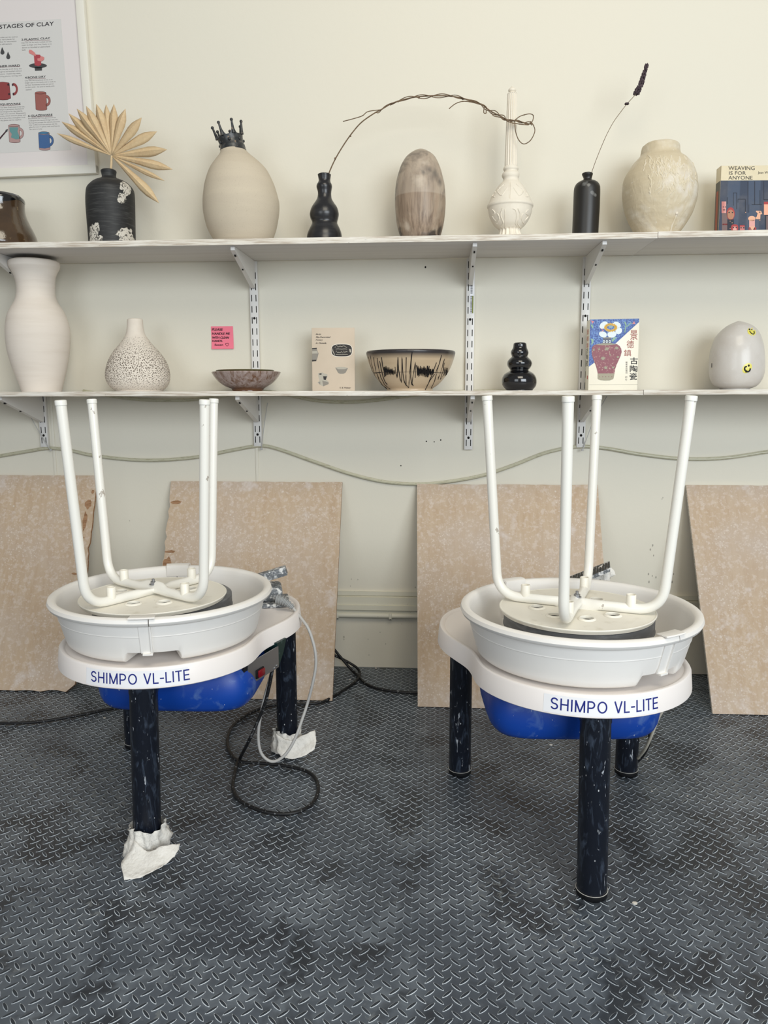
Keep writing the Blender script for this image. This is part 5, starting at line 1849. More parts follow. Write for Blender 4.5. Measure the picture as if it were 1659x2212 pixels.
def smiley(cx, cy, rx, ry, rot, strokes):
    mb = MB()
    vs = [eggpt(cx, cy, 0.0005)]
    n = 22
    for ring in (0.5, 1.0):
        for i in range(n):
            a = 2 * PI * i / n
            x, y = rx * ring * math.cos(a), ry * ring * math.sin(a)
            vs.append(eggpt(cx + x * math.cos(rot) - y * math.sin(rot), cy + x * math.sin(rot) + y * math.cos(rot), 0.0005 if ring < 1 else 0.0002))
    fs = [(0, 1 + (i + 1) % n, 1 + i) for i in range(n)] + [(1 + i, 1 + (i + 1) % n, 1 + n + (i + 1) % n, 1 + n + i) for i in range(n)]
    mb.add(vs, fs, 0, True)
    for st, rr in strokes:
        if len(st) == 1:
            mb.ball(eggpt(st[0][0], st[0][1], 0.0004), rr, 1, 8, (1, 0.6, 1))
        else:
            q = smooth_path([Vector((x, y, 0)) for x, y in st], 4)
            mb.tube([eggpt(p.x, p.y, 0.0006) for p in q], rr, 6, 1)
    mb.obj('smiley_mark', [m_yel, m_black_ink], eg)['label'] = 'hand-painted yellow smiley'
smiley(1235, 435, 115, 95, R(40), [([(1180, 378)], 0.0027), ([(1238, 385)], 0.0021), ([(1190, 415), (1195, 450), (1250, 490), (1285, 495), (1298, 460), (1290, 420)], 0.0015)])
smiley(1118, 1375, 150, 105, R(-48), [([(1160, 1310)], 0.0034), ([(1090, 1480), (1110, 1440)], 0.0027), ([(1110, 1335), (1070, 1345), (1055, 1400), (1080, 1440), (1140, 1470), (1190, 1430), (1200, 1380)], 0.0022)])
smiley(205, 1310, 52, 110, 0.0, [([(185, 1250), (176, 1300), (185, 1360), (208, 1310), (200, 1250)], 0.0008)])

# ------------------------------------------------------------------ books
def book(px_l, px_r, py_t, py_b, Yf, zb, th, rz, lean, label, cat_mats, name='book', wid=None):
    """returns empty, matrix, (w, h): local x to the right, z up, front face at y=0, thickness towards +y"""
    a, b = at(px_l, (py_t + py_b) / 2, Yf), at(px_r, (py_t + py_b) / 2, Yf)
    hgt = (at(px_l, py_t, Yf).z - zb) / math.cos(lean)
    w_ = wid if wid else (b.x - a.x) / math.cos(rz)
    Tm = Matrix.Translation((a.x, Yf, zb + 0.0006)) @ Matrix.Rotation(rz, 4, 'Z') @ Matrix.Rotation(-lean, 4, 'X')
    t = bpy.data.objects.new(name, None)
    C.objects.link(t)
    t.matrix_basis = Matrix.Translation((a.x + w_ / 2, Yf, zb))
    tag(t, label, 'book')
    return t, Tm, (w_, hgt)

def book_body(t, Tm, w_, h, th, cover, pages, hard=True):
    ct = 0.0022 if hard else 0.0006
    mb = MB()
    mb.rbox((0, 0, 0), (w_, ct, h), ct * 0.3, 0, Tm)
    mb.rbox((0, th - ct, 0), (w_, th, h), ct * 0.3, 0, Tm)
    mb.rbox((0, 0, 0), (ct, th, h), ct * 0.3, 0, Tm)
    mb.obj('cover', cover, t)
    i = 0.003 if hard else 0.0003
    MB().box((ct, ct, i), (w_ - i, th - ct, h - i), 0, Tm).obj('pages', pages, t)

m_pages = M('book_pages', rgb(222, 212, 190), 0.8, 0.1, layers=[('noise', 500, (0.1, 2, 0.1), 0.5, 0.6, rgb(196, 184, 160), 0.6)])
def pix_to_book(Tm, layer=1):
    inv = Tm.inverted()
    o = inv @ CAM
    def f_(x, y, k=None):
        d = fw + rv * ((x - IMW / 2) / FPX) - uv * ((y - IMH / 2) / FPX)
        dl = inv.to_3x3() @ d
        s_ = (0 - o.y) / dl.y
        p = o + dl * s_
        p.y = -0.0003 * (k if k else layer)
        return Tm @ p
    return f_

# slip-decorated pottery booklet
m_buff = M('buff_card', rgb(206, 190, 170), 0.6, 0.2, layers=[('noise', 8, U1, 0.4, 0.7, rgb(194, 178, 156), 0.5)])
t, Tm, (w_, h_) = book(673.5, 765.5, 708, 846, -0.115, LZ1, 0.008, R(2), R(3), 'thin buff booklet with small grey pottery pictures, beside the striped bowl', None)
book_body(t, Tm, w_, h_, 0.006, m_buff, m_pages, False)
F_ = pix_to_book(Tm)
sx, sy = 120 / 1659.0, 160 / 2212.0
def bk(x, y, k=1):
    return F_(660 + x * sx, 700 + y * sy, k)
mb = MB()
for txt, x0, x1, yb, yt in (('Early', 305, 475, 330, 283), ('Slip-Decorated', 305, 750, 417, 370), ('Pottery', 305, 523, 503, 457), ('in Canada', 305, 622, 590, 545)):
    put_text(mb, txt, lambda u, v_: bk(u, v_, 2), x0, yb, x1, yt, 0, shear=0.3, bold=0.025)
put_text(mb, 'D. B. Webster', lambda u, v_: bk(u, v_, 2), 1025, 1925, 1350, 1882, 0, bold=0.01)
mb.obj('lettering', M('brown_black_ink', rgb(52, 44, 38), 0.6), t)
def ell(cx, cy, rx, ry, p=1.0, n=32):
    out = []
    for i in range(n):
        a = -2 * PI * i / n
        ca, sa = math.cos(a), math.sin(a)
        out.append((cx + rx * math.copysign(abs(ca) ** p, ca), cy + ry * math.copysign(abs(sa) ** p, sa)))
    return out
greys = [M('print_white', rgb(232, 224, 210), 0.6), M('print_black', rgb(44, 40, 38), 0.6), M('print_grey', rgb(138, 132, 122), 0.6), M('print_pale', rgb(176, 170, 156), 0.6)]
mb = MB()
mb.poly([bk(x, y, 1) for x, y in ell(1083, 785, 318, 196, 0.62)], 0)
mb.poly([bk(x, y, 2) for x, y in ell(1083, 785, 303, 180, 0.62)], 1)
rnd = random.Random(2)
for (x0, x1, yc, amp) in ((870, 1240, 665, 30), (900, 1240, 748, 8), (905, 1250, 825, 40), (905, 1260, 908, 7)):
    k = 16
    up, dn = [], []
    for i in range(k + 1):
        x = x0 + (x1 - x0) * i / k
        y = yc + rnd.uniform(-amp, amp)
        up.append((x, y - 7)); dn.append((x, y + 7))
    for i in range(k):
        mb.poly([bk(*q, 3) for q in (dn[i], dn[i + 1], up[i + 1], up[i])], 3)
mb.poly([bk(x, y, 3) for x, y in ((815, 715), (800, 800), (860, 920), (880, 915), (825, 800))][::-1], 3)
mb.poly([bk(x, y, 3) for x, y in ((1300, 740), (1360, 760), (1365, 850), (1320, 840))][::-1], 3)
mb.obj('platter_picture', greys, t)
mb = MB()
# bowl
mb.poly([bk(x, y, 1) for x, y in ((885, 1300), (985, 1285), (1170, 1285), (1270, 1315), (1195, 1455), (1130, 1485), (1030, 1485), (975, 1460))][::-1], 2)
mb.poly([bk(x, y, 2) for x, y in ((885, 1300), (985, 1285), (1170, 1285), (1270, 1315), (1170, 1350), (980, 1350))][::-1], 3)
mb.obj('bowl_picture', greys, t)
mb = MB()
# half jar at the left edge
mb.poly([bk(x, y, 1) for x, y in ((196, 725), (335, 712), (345, 775), (390, 880), (360, 1000), (320, 1110), (196, 1118))][::-1], 2)
mb.poly([bk(x, y, 2) for x, y in ((196, 720), (335, 710), (337, 740), (196, 745))][::-1], 1)
mb.poly([bk(x, y, 2) for x, y in ((196, 810), (345, 800), (375, 880), (196, 885))][::-1], 3)
mb.poly([bk(x, y, 2) for x, y in ((196, 1070), (325, 1065), (315, 1108), (196, 1118))][::-1], 1)
mb.obj('jar_picture', greys, t)
mb = MB()
# carved jug picture
mb.poly([bk(x, y, 1) for x, y in ((375, 1470), (500, 1445), (560, 1480), (650, 1500), (655, 1560), (615, 1670), (680, 1710), (690, 1790), (530, 1862), (430, 1810), (355, 1745), (420, 1700), (385, 1560))][::-1], 3)
mb.poly([bk(x, y, 2) for x, y in ((525, 1560), (640, 1560), (605, 1670), (545, 1665))][::-1], 1)
mb.poly([bk(x, y, 2) for x, y in ((415, 1475), (480, 1470), (480, 1510), (415, 1515))][::-1], 1)
mb.poly([bk(x, y, 2) for x, y in ((500, 1690), (690, 1740), (690, 1790), (530, 1860))][::-1], 2)
mb.poly([bk(x, y, 2) for x, y in ((380, 1740), (440, 1720), (440, 1800), (425, 1800))][::-1], 2)
mb.obj('carved_stone_picture', greys, t)

# book with flower and vase on the cover
m_ivory = M('ivory_cover', rgb(236, 230, 212), 0.35, 0.4)
t, Tm, (w_, h_) = book(1272.5, 1381.5, 690.5, 842, -0.115, LZ1, 0.03, R(3.5), R(2.2), 'ivory and blue book with a flower and a red vase on its cover', None)
book_body(t, Tm, w_, h_, 0.034, m_ivory, m_pages)
F2 = pix_to_book(Tm)
s2 = 140 / 1659.0
def bc(x, y, k=1):
    return F2(1260 + x * s2, 670 + y * s2, k)
cm = [M('cover_blue', rgb(34, 66, 140), 0.4, layers=[('voronoi', 260, U1, 0.5, 0.6, rgb(96, 140, 200), 0.5)]), M('cover_light_blue', rgb(124, 160, 210), 0.4), M('petal_white', rgb(214, 224, 226), 0.4),
      M('stamen_yellow', rgb(216, 168, 44), 0.4), M('vase_crimson', rgb(122, 36, 50), 0.35, layers=[('noise', 220, U1, 0.58, 0.64, rgb(200, 170, 150), 0.7)]), M('vase_foot_grey', rgb(150, 142, 118), 0.4),
      M('leaf_green', rgb(130, 168, 140), 0.4), M('vase_neck', rgb(70, 74, 92), 0.4), M('stamen_centre', rgb(126, 156, 164), 0.4), M('petal_pink', rgb(200, 120, 130), 0.4)]
mb = MB()
P_ = lambda pts, mi, k: mb.poly([bc(x, y, k) for x, y in pts][::-1], mi)
P_([(178, 240), (1430, 215), (1430, 300), (830, 850), (300, 1330), (140, 1450)], 0, 1)
# key-fret lines
rnd = random.Random(12)
for i in range(9):
    for q in range(8):
        x, y = 215 + i * 132 + (q % 2) * 40, 290 + q * 135
        if y > 1380 - (x - 150) * 0.92 - 60:
            continue
        for (a0, b0, a1, b1) in ((0, 0, 70, 0), (70, 0, 70, 50), (0, -45, 0, 45), (-30, 45, 30, 45), (30, 45, 30, 75)):
            x0, y0, x1, y1 = x + min(a0, a1), y + min(b0, b1), x + max(a0, a1), y + max(b0, b1)
            mb.poly([bc(u, v_, 2) for u, v_ in ((x0 - 5, y0 - 5), (x1 + 5, y0 - 5), (x1 + 5, y1 + 5), (x0 - 5, y1 + 5))][::-1], 1)
# petals
for (cx, cy, rx, ry, ro) in ((520, 385, 120, 80, -35), (860, 375, 105, 75, 25), (905, 530, 90, 80, -40), (500, 620, 105, 75, 20), (730, 620, 115, 85, -8)):
    pts = []
    for i in range(24):
        a = 2 * PI * i / 24
        x, y = rx * math.cos(a), ry * math.sin(a)
        c_, s_ = math.cos(R(ro)), math.sin(R(ro))
        pts.append((cx + x * c_ - y * s_, cy + x * s_ + y * c_))
    P_(pts, 2, 3)
for i in range(34):
    a = 2 * PI * i / 34
    rr = 1.0 if i % 2 else 0.78
    P_([(700 + 150 * rr * math.cos(a) + 24 * math.cos(b_), 445 + 95 * rr * math.sin(a) + 24 * math.sin(b_)) for b_ in np.linspace(0, 2 * PI, 7)[:-1]], 3, 4)
P_([(x, y) for x, y in ell(700, 425, 62, 34)][::-1], 8, 4)
P_([(400, 440), (520, 515), (520, 530), (430, 570), (500, 522)], 9, 4)
# leaves and tendrils
for pts in ([(1040, 300), (1080, 300), (1110, 380), (1080, 480), (1070, 580), (1050, 570), (1060, 470), (1080, 390)], [(1100, 420), (1200, 320), (1290, 340), (1210, 345), (1120, 430)], [(190, 720), (270, 760), (250, 850), (190, 890), (215, 820)],
            [(770, 700), (860, 690), (800, 760), (740, 820), (720, 770)], [(190, 380), (230, 360), (255, 440), (225, 470)]):
    P_(pts, 6, 3)
P_([(190, 260), (280, 290), (230, 350)], 9, 3)
P_([(1250, 350), (1300, 280), (1330, 360)], 9, 4)
# vase
P_([(500, 700), (690, 695), (730, 705), (690, 722), (520, 722)], 5, 5)
P_([(510, 718), (700, 718), (705, 790), (735, 850), (480, 850), (505, 790)], 7, 4)
for i in range(3):
    P_(ell(525 + i * 75, 805, 26, 36)[::-1], 2, 5)
    P_(ell(525 + i * 75, 805, 13, 18)[::-1], 7, 6)
body = [(480, 850), (735, 850), (860, 870), (930, 920), (970, 990), (980, 1070), (955, 1170), (900, 1290), (850, 1400), (815, 1500), (795, 1620), (370, 1620), (345, 1500), (310, 1390), (255, 1270), (220, 1150), (208, 1050), (225, 950), (280, 890), (370, 865)]
P_(body, 4, 4)
P_([(480, 850), (735, 850), (860, 872), (800, 880), (620, 900), (400, 895), (320, 880), (370, 865)], 5, 5)
P_([(370, 1620), (795, 1620), (772, 1740), (760, 1765), (680, 1795), (560, 1800), (440, 1790), (372, 1762), (368, 1740)], 5, 5)
def star(cx, cy, r1, r2, n_, mi, k):
    pts = []
    for i in range(2 * n_):
        a = PI * i / n_ - PI / 2
        rr = r1 if i % 2 == 0 else r2
        pts.append((cx + rr * math.cos(a), cy + rr * 0.8 * math.sin(a)))
    mb.poly([bc(x, y, k) for x, y in pts][::-1], mi)
for (x, y, r_) in ((600, 990, 75), (850, 970, 65), (500, 1235, 75), (570, 1475, 65), (260, 1020, 40), (760, 1470, 45), (680, 1140, 30), (400, 1000, 40), (880, 1200, 45)):
    star(x, y, r_, r_ * 0.5, 7, 5, 6)
for i in range(5):
    star(415 + i * 78, 1705, 17, 8, 5, 4, 6)
mb.obj('cover_picture', cm, t)
mb = MB()
for ch, x0, x1, yb, yt, mi in (('景', 1200, 1385, 760, 510, 0), ('德', 1110, 1295, 975, 775, 0), ('鎮', 1040, 1225, 1180, 1010, 0),
                               ('古', 1200, 1395, 1385, 1210, 1), ('陶', 1190, 1385, 1590, 1410, 1), ('瓷', 1180, 1375, 1790, 1605, 1)):
    put_text(mb, ch, lambda u, v_: bc(u, v_, 2), x0, yb, x1, yt, mi, bold=(0.0 if mi == 0 else 0.012))
for i, ch in enumerate('藝術家出版社'):
    put_text(mb, ch, lambda u, v_: bc(u, v_, 2), 1082, 1362 + i * 53, 1132, 1315 + i * 53, 2)
for i, ch in enumerate('印行'):
    put_text(mb, ch, lambda u, v_: bc(u, v_, 2), 1070, 1742 + i * 62, 1122, 1690 + i * 62, 2)
mb.obj('lettering', [M('rust_ink', rgb(150, 62, 54), 0.5), m_black_ink, M('grey_ink', rgb(90, 84, 78), 0.5)], t)
mb = MB()
P_([(150, 1905), (1400, 1900), (1400, 1907), (150, 1912)], 0, 1)
mb.obj('cover_line', M('line_grey', rgb(170, 164, 150), 0.5), t)
# spine lettering (local x=0 face)
mb = MB()
def spn(u, v_):
    return Tm @ Vector((-0.0005, 0.017 + u, v_))
for i, ch in enumerate('景德鎮'):
    put_text(mb, ch, lambda u, v_: spn(-u, v_), -0.010, h_ * (0.80 - i * 0.095), 0.010, h_ * (0.87 - i * 0.095), 0)
for i, ch in enumerate('古陶瓷'):
    put_text(mb, ch, lambda u, v_: spn(-u, v_), -0.011, h_ * (0.53 - i * 0.09), 0.011, h_ * (0.61 - i * 0.09), 1)
mb.box((-0.0006, 0.004, h_ * 0.16), (-0.0002, 0.012, h_ * 0.21), 0, Tm)
mb.obj('spine_lettering', [M('red_spine_ink', rgb(190, 70, 60), 0.5), m_black_ink], t)

# weaving book
m_cream = M('cream_cover', rgb(218, 206, 176), 0.45, 0.35, layers=[('noise', 20, U1, 0.5, 0.75, rgb(202, 188, 156), 0.5)])
t, Tm, (w_, h_) = book(1556.5, 1659, 356.0, 505, -0.13, UZ1 + 0.001, 0.03, R(3), R(3), 'cream and dark blue book with woven faces, right end of the upper shelf', None, wid=0.20)
# the cover top edge sits a little low at the left; keep the block upright
book_body(t, Tm, w_, h_, 0.032, m_cream, m_pages)
F3 = pix_to_book(Tm)
s3 = 159 / 1659.0
def bw3(x, y, k=1):
    return F3(1500 + x * s3, 340 + y * s3, k)
inv3 = Tm.inverted()
wm = [M('woven_blue', rgb(66, 78, 98), 0.6, layers=[('wave', 260, (0.02, 0.02, 1), 0.55, 0.75, rgb(44, 52, 70), 0.7), ('noise', 9, U1, 0.45, 0.65, rgb(92, 92, 98), 0.7)]), M('woven_black', rgb(34, 38, 50), 0.6),
      M('woven_pink', rgb(214, 158, 150), 0.6, layers=[('wave', 240, (0.02, 0.02, 1), 0.5, 0.8, rgb(178, 96, 92), 0.7)]), M('woven_red', rgb(164, 60, 60), 0.6), M('woven_peach', rgb(222, 170, 140), 0.6), M('woven_brown', rgb(112, 92, 90), 0.6), M('woven_orange', rgb(226, 110, 86), 0.6, layers=[('wave', 240, (0.02, 0.02, 1), 0.5, 0.8, rgb(240, 180, 150), 0.8)])]
zsplit = (inv3 @ bw3(900, 522)).z
mb = MB()
mb.add([Tm @ Vector(p) for p in ((0.0005, -0.0003, 0.001), (w_ - 0.0005, -0.0003, 0.001), (w_ - 0.0005, -0.0003, zsplit), (0.0005, -0.0003, zsplit))], [(0, 1, 2, 3)], 0, False)
def q3(x0, y0, x1, y1, mi, k=2):
    mb.poly([bw3(x, y, k) for x, y in ((x0, y0), (x0, y1), (x1, y1), (x1, y0))], mi)
for (x0, y0, x1, y1) in ((1198, 545, 1212, 1250), (1350, 540, 1366, 1060), (1555, 540, 1568, 960), (870, 800, 882, 1090), (945, 800, 957, 1170), (870, 795, 957, 808), (975, 935, 1150, 950), (1140, 950, 1156, 1230), (975, 950, 985, 1020), (735, 900, 748, 1050), (1290, 1060, 1520, 1074), (1470, 740, 1482, 1060), (1560, 945, 1659, 962), (1225, 1060, 1233, 1240)):
    q3(x0, y0, x1, y1, 1)
q3(612, 995, 712, 1255, 2); q3(618, 1255, 742, 1665, 5); q3(630, 1495, 745, 1525, 3)
mb.poly([bw3(x, y, 2) for x, y in ell(815, 1270, 92, 145)], 3)
mb.poly([bw3(x, y, 3) for x, y in ell(815, 1290, 75, 112)], 4)
q3(738, 1400, 890, 1665, 1)
mb.poly([bw3(x, y, 3) for x, y in ell(815, 1290, 75, 112)], 4)
for (x0, y0) in ((765, 1232), (840, 1232), (865, 1570), (925, 1570), (1035, 1575), (1095, 1575)):
    q3(x0, y0, x0 + 26, y0 + 26, 1, 5)
for (x, y) in ((640, 1110), (685, 1110)):
    q3(x, y, x + 18, y + 18, 1, 4)
q3(640, 1175, 690, 1195, 1, 4)
mb.poly([bw3(x, y, 3) for x, y in ell(905, 1590, 80, 80, 0.7)], 3); q3(865, 1560, 950, 1655, 2, 4); q3(1020, 1530, 1130, 1560, 3, 3); q3(1022, 1560, 1130, 1655, 2, 3)
mb.poly([bw3(x, y, 3) for x, y in ell(1290, 1380, 82, 58)], 4)
q3(1232, 1410, 1360, 1640, 2, 3); q3(1220, 1580, 1390, 1665, 3, 3)
mb.poly([bw3(x, y, 4) for x, y in ((1245, 1560), (1300, 1655), (1365, 1560))], 4)
mb.poly([bw3(x, y, 4) for x, y in ((1385, 1205), (1380, 1230), (1420, 1260), (1400, 1340), (1370, 1355), (1390, 1395), (1480, 1395), (1485, 1290), (1525, 1280), (1500, 1210))], 4)
q3(1460, 1222, 1482, 1255, 1, 5)
q3(1565, 1000, 1659, 1060, 3, 2); q3(1565, 1060, 1659, 1295, 6, 3); q3(1590, 1300, 1659, 1665, 1, 2); q3(1615, 1320, 1659, 1665, 5, 3)
for k_, (x, y) in enumerate(((800, 1440), (845, 1478), (800, 1605), (1150, 1245), (1470, 1420))):
    q3(x - 8, y - 8, x + 8, y + 8, 4, 6)
mb.obj('woven_picture', wm, t)
mb = MB()
put_text(mb, 'WEAVING', lambda u, v_: bw3(u, v_, 2), 765, 285, 1358, 200)
put_text(mb, 'IS FOR', lambda u, v_: bw3(u, v_, 2), 780, 393, 1160, 313)
put_text(mb, 'ANYONE', lambda u, v_: bw3(u, v_, 2), 765, 500, 1310, 420)
put_text(mb, 'Jean W', lambda u, v_: bw3(u, v_, 2), 1430, 385, 1659, 315)
mb.obj('lettering', M('olive_black_ink', rgb(48, 44, 38), 0.5), t)
mb = MB()
mb.box((-0.0006, 0.001, 0.002), (-0.0001, 0.031, zsplit), 0, Tm)
mb.box((-0.0008, 0.010, 0.002), (-0.0004, 0.024, zsplit * 0.85), 1, Tm)
mb.obj('spine_band', [M('spine_slate', rgb(96, 96, 90), 0.5), M('spine_rust', rgb(170, 92, 70), 0.5)], t)

# ------------------------------------------------------------------ pink note
def note():
    c = [at(x, y, -0.0012) for x, y in ((455.5, 705), (503, 704.5), (505.5, 753.5), (458, 754))]
    t = empty('sticky_note', ((c[2].x + c[3].x) / 2, -0.001, c[3].z), 0, 'pink sticky note with handwriting stuck to the wall above the brown dish', 'note')
    mb = MB()
    n = 8
    vs = []
    for j in range(n + 1):
        f = j / n
        for u in (0, 1):
            p = c[0].lerp(c[1], u).lerp(c[3].lerp(c[2], u), f)
            vs.append(p + Vector((0, -0.005 * f ** 3, 0)))
    mb.add(vs, [(2 * j, 2 * j + 1, 2 * j + 3, 2 * j + 2) for j in range(n)], 0, True)
    o = mb.obj('paper', M('pink_paper', rgb(240, 122, 142), 0.6), t)
    def nf(x, y):
        # position in the 80 px zoom of the note
        q = at(440 + x * 80 / 1659.0, 690 + y * 80 / 1659.0, -0.0012)
        f = (c[0].z - q.z) / (c[0].z - c[3].z)
        return q + Vector((0, -0.005 * max(f, 0) ** 3 - 0.0005, 0))
    mb = MB()
    for txt, x0, x1, yb, yt in (('PLEASE', 365, 850, 515, 400), ('HANDLE ME', 375, 1170, 690, 590), ('WITH CLEAN', 385, 1130, 870, 770), ('HANDS.', 385, 850, 1015, 925), ('Susan', 490, 870, 1185, 1095)):
        put_text(mb, txt, nf, x0, yb, x1, yt, 0, shear=0.1)
        put_text(mb, txt, lambda x, y: nf(x + 14, y - 6) + Vector((0, -0.0001, 0)), x0, yb, x1, yt, 0, shear=0.1)
    hp = [(1055, 1095), (1030, 1065), (985, 1080), (985, 1120), (1065, 1205), (1135, 1130), (1130, 1075), (1085, 1062), (1055, 1095)]
    mb.tube([nf(x, y) for x, y in hp], 0.0007, 6)
    mb.obj('handwriting', M('marker_ink', rgb(60, 8, 20), 0.5), t)
note()

# ------------------------------------------------------------------ framed poster
def poster():
    YF = -0.022
    br = at(207.5, 373.5, YF)
    bl = at(0, 382.3, YF)
    dx = (br - bl).normalized()
    dz = Vector((-dx.z, 0, dx.x))
    # local frame: x along the bottom edge towards the right, z up; origin bottom-right outer corner
    W_, H_ = 0.62, 0.80
    Tm = Matrix([[dx.x, 0, dz.x, br.x], [0, 1, 0, YF], [dx.z, 0, dz.z, br.z], [0, 0, 0, 1]])
    t = empty('framed_poster', (br.x - W_ / 2, YF, br.z), 0, 'white-framed poster about the stages of clay hanging at upper left', 'framed poster')
    fwid = 0.0265
    mb = MB()
    mb.rbox((-W_, 0, 0), (0, 0.0215, fwid), 0.0015, 0, Tm)
    mb.rbox((-W_, 0, H_ - fwid), (0, 0.0215, H_), 0.0015, 0, Tm)
    mb.rbox((-fwid, 0.0002, 0.001), (0, 0.0215, H_ - 0.001), 0.0015, 0, Tm)
    mb.rbox((-W_, 0.0002, 0.001), (-W_ + fwid, 0.0215, H_ - 0.001), 0.0015, 0, Tm)
    mb.obj('frame', M('frame_white', rgb(226, 222, 210), 0.45), t)
    MB().box((-W_ + 0.02, 0.010, 0.02), (-0.02, 0.018, H_ - 0.02), 0, Tm).obj('mat_board', M('mat_card', rgb(218, 211, 208), 0.55), t)
    inv = Tm.inverted()
    o_ = inv @ CAM
    def pp_(x, y, k=1):
        d = fw + rv * ((x - IMW / 2) / FPX) - uv * ((y - IMH / 2) / FPX)
        dl = inv.to_3x3() @ d
        s_ = (0.010 - o_.y) / dl.y
        p = o_ + dl * s_
        p.y = 0.010 - 0.0004 * k
        return Tm @ p
    # print sheet from its lower right and upper right corners
    c1, c2 = inv @ pp_(153.5, 324), inv @ pp_(132, 41)
    xr = (c1.x + c2.x) / 2
    mb = MB().box((xr - 0.42, 0.0095, c1.z), (xr, 0.0101, c2.z), 0, Tm)
    pr_ = mb.obj('print', M('print_paper', rgb(206, 204, 200), 0.55), t)
    s4 = 420 / 1659.0
    q = lambda x, y, k=2: pp_(x * s4, y * s4, k)           # coordinates of the 420 px zoom
    tl = 0.042                                             # the print runs uphill to the right
    s5 = 180 / 1659.0
    A = lambda x, y, k=2: pp_(x * s5, 20 + y * s5, k)       # upper detail zoom
    B = lambda x, y, k=2: pp_(x * s5, 180 + y * s5, k)      # lower detail zoom
    ink = M('poster_ink', rgb(40, 38, 42), 0.6)
    ink2 = M('poster_small_ink', rgb(112, 108, 108), 0.6)
    maroon = M('poster_underline', rgb(110, 40, 56), 0.6)
    def line(mb, F_, txt, x0, yb, x1, yt, mi=0, slope=-0.085, bold=0.0):
        put_text(mb, txt, lambda u, v_: F_(u, v_ + (u - x0) * slope), x0, yb, x1, yt, mi, bold=bold)
    mb = MB()
    line(mb, A, 'STAGES OF CLAY', -10, 392, 1075, 312, 0, -0.06, 0.012)
    line(mb, A, '2.PLASTIC CLAY', 428, 628, 1003, 590, 0, -0.06, 0.02)
    line(mb, A, 'LEATHER HARD', -190, 1168, 400, 1128, 0, -0.05, 0.02)
    line(mb, A, '4.BONE DRY', 498, 1385, 915, 1345, 0, -0.06, 0.02)
    line(mb, B, 'BISQUEWARE', -75, 445, 412, 405, 0, -0.03, 0.02)
    line(mb, B, '6.GLAZEWARE', 560, 672, 1048, 630, 0, -0.05, 0.02)
    for F_, x0, x1, y in ((A, 498, 1003, 636), (A, 0, 400, 1158), (A, 568, 915, 1392), (B, 0, 412, 449), (B, 628, 1048, 676)):
        sl = -0.05
        mb.poly([F_(a_, b_, 2) for a_, b_ in ((x0, y + 4), (x1, y + 4 + (x1 - x0) * sl), (x1, y - 2 + (x1 - x0) * sl), (x0, y - 2))], 1)
    mb.obj('headings', [ink, maroon], pr_)
    mb = MB()
    rows = [(A, ('Clay that can be easily molded and will', 'retain its shape until fired. Ready to be', 'thrown on the wheel or used to hand-', 'build.'), (428, 435, 440, 443), (1025, 1030, 1003, 515), 690, 46),
            (A, ('Clay that can be used as', 'other hard pieces, for', 'as glaze for decoration', 'or to add texture.'), (-60, -60, -60, -60), (355, 300, 328, 240), 585, 44),
            (A, ('Work the clay is still damp, but', 'enough to be handled without', 'the piece.  Useful clay state,', 'attaching pieces, carving, and'), (-60, -60, -60, -60), (430, 435, 415, 430), 1222, 46),
            (A, ('Clay that has completely dried, is no', 'longer cool to the touch, and is ready to', 'be fired. Extremely brittle and can be', 'broken easily - be sure to handle with', 'caution!'), (498, 502, 508, 512, 515), (1048, 1110, 1070, 1085, 632), 1442, 44),
            (B, ('that has been fired once in the kiln,', 'resulting in a permanent chemical and', 'physical change to the clay material,', 'turning it into ceramic. Bisqueware', 'is porous, which ensures glazes will', 'adhere to the surface. Underglazes, brush', 'and dip glazes can be applied.'), (-60,) * 7, (495, 475, 450, 510, 510, 505, 430), 505, 43),
            (B, ('Bisqueware that was glazed and has', 'undergone the second firing in the kiln.', 'During this process the ceramic becomes', 'fully vitrified and non-porous and the', 'glass formers in glazes melt and fuse to', 'the ceramic body.'), (565, 570, 575, 580, 585, 588), (1112, 1160, 1195, 1140, 1190, 845), 722, 43)]
    for F_, txts, xa, xb, y0, dy in rows:
        for i, tx_ in enumerate(txts):
            line(mb, F_, tx_, xa[i], y0 + i * dy, xb[i], y0 + i * dy - 30, 0, -0.045)
    mb.obj('small_text', ink2, pr_)
    # illustrations
    cols = [M('ink_outline', rgb(60, 34, 40), 0.6), M('mug_red', rgb(140, 62, 62), 0.6), M('mug_brown', rgb(150, 92, 84), 0.6), M('mug_pale', rgb(172, 140, 136), 0.6), M('glaze_teal', rgb(98, 142, 142), 0.6),
            M('mug_blue', rgb(62, 96, 142), 0.6), M('wheel_grey', rgb(66, 66, 66), 0.6), M('hand_pink', rgb(206, 128, 124), 0.6), M('cup_red', rgb(168, 66, 74), 0.6), M('rim_teal', rgb(72, 118, 150), 0.6)]
    mb = MB()
    def mug(F_, x0, y0, x1, y1, bodym, topm, hm, lean_=0.055):
        # body with elliptical ends, handle at right
        w2 = (x1 - x0)
        cx0, cx1 = (x0 + x1) / 2, (x0 + x1) / 2 + (y1 - y0) * lean_
        ry = w2 * 0.12
        def bodyp(g_):
            pts = [(cx0 + (w2 / 2 + g_) * math.cos(a), y0 + (ry + g_) * math.sin(a)) for a in np.linspace(PI, 2 * PI, 12)]
            pts += [(cx1 + (w2 / 2 + g_) * math.cos(a), y1 + (ry + g_) * math.sin(a)) for a in np.linspace(0, PI, 12)]
            return pts
        mb.poly([F_(x, y, 2) for x, y in bodyp(4)][::-1], 0)
        mb.poly([F_(x, y, 3) for x, y in bodyp(-2)][::-1], bodym)
        mb.poly([F_(x, y, 4) for x, y in ell(cx0, y0, w2 / 2, ry)], 0)
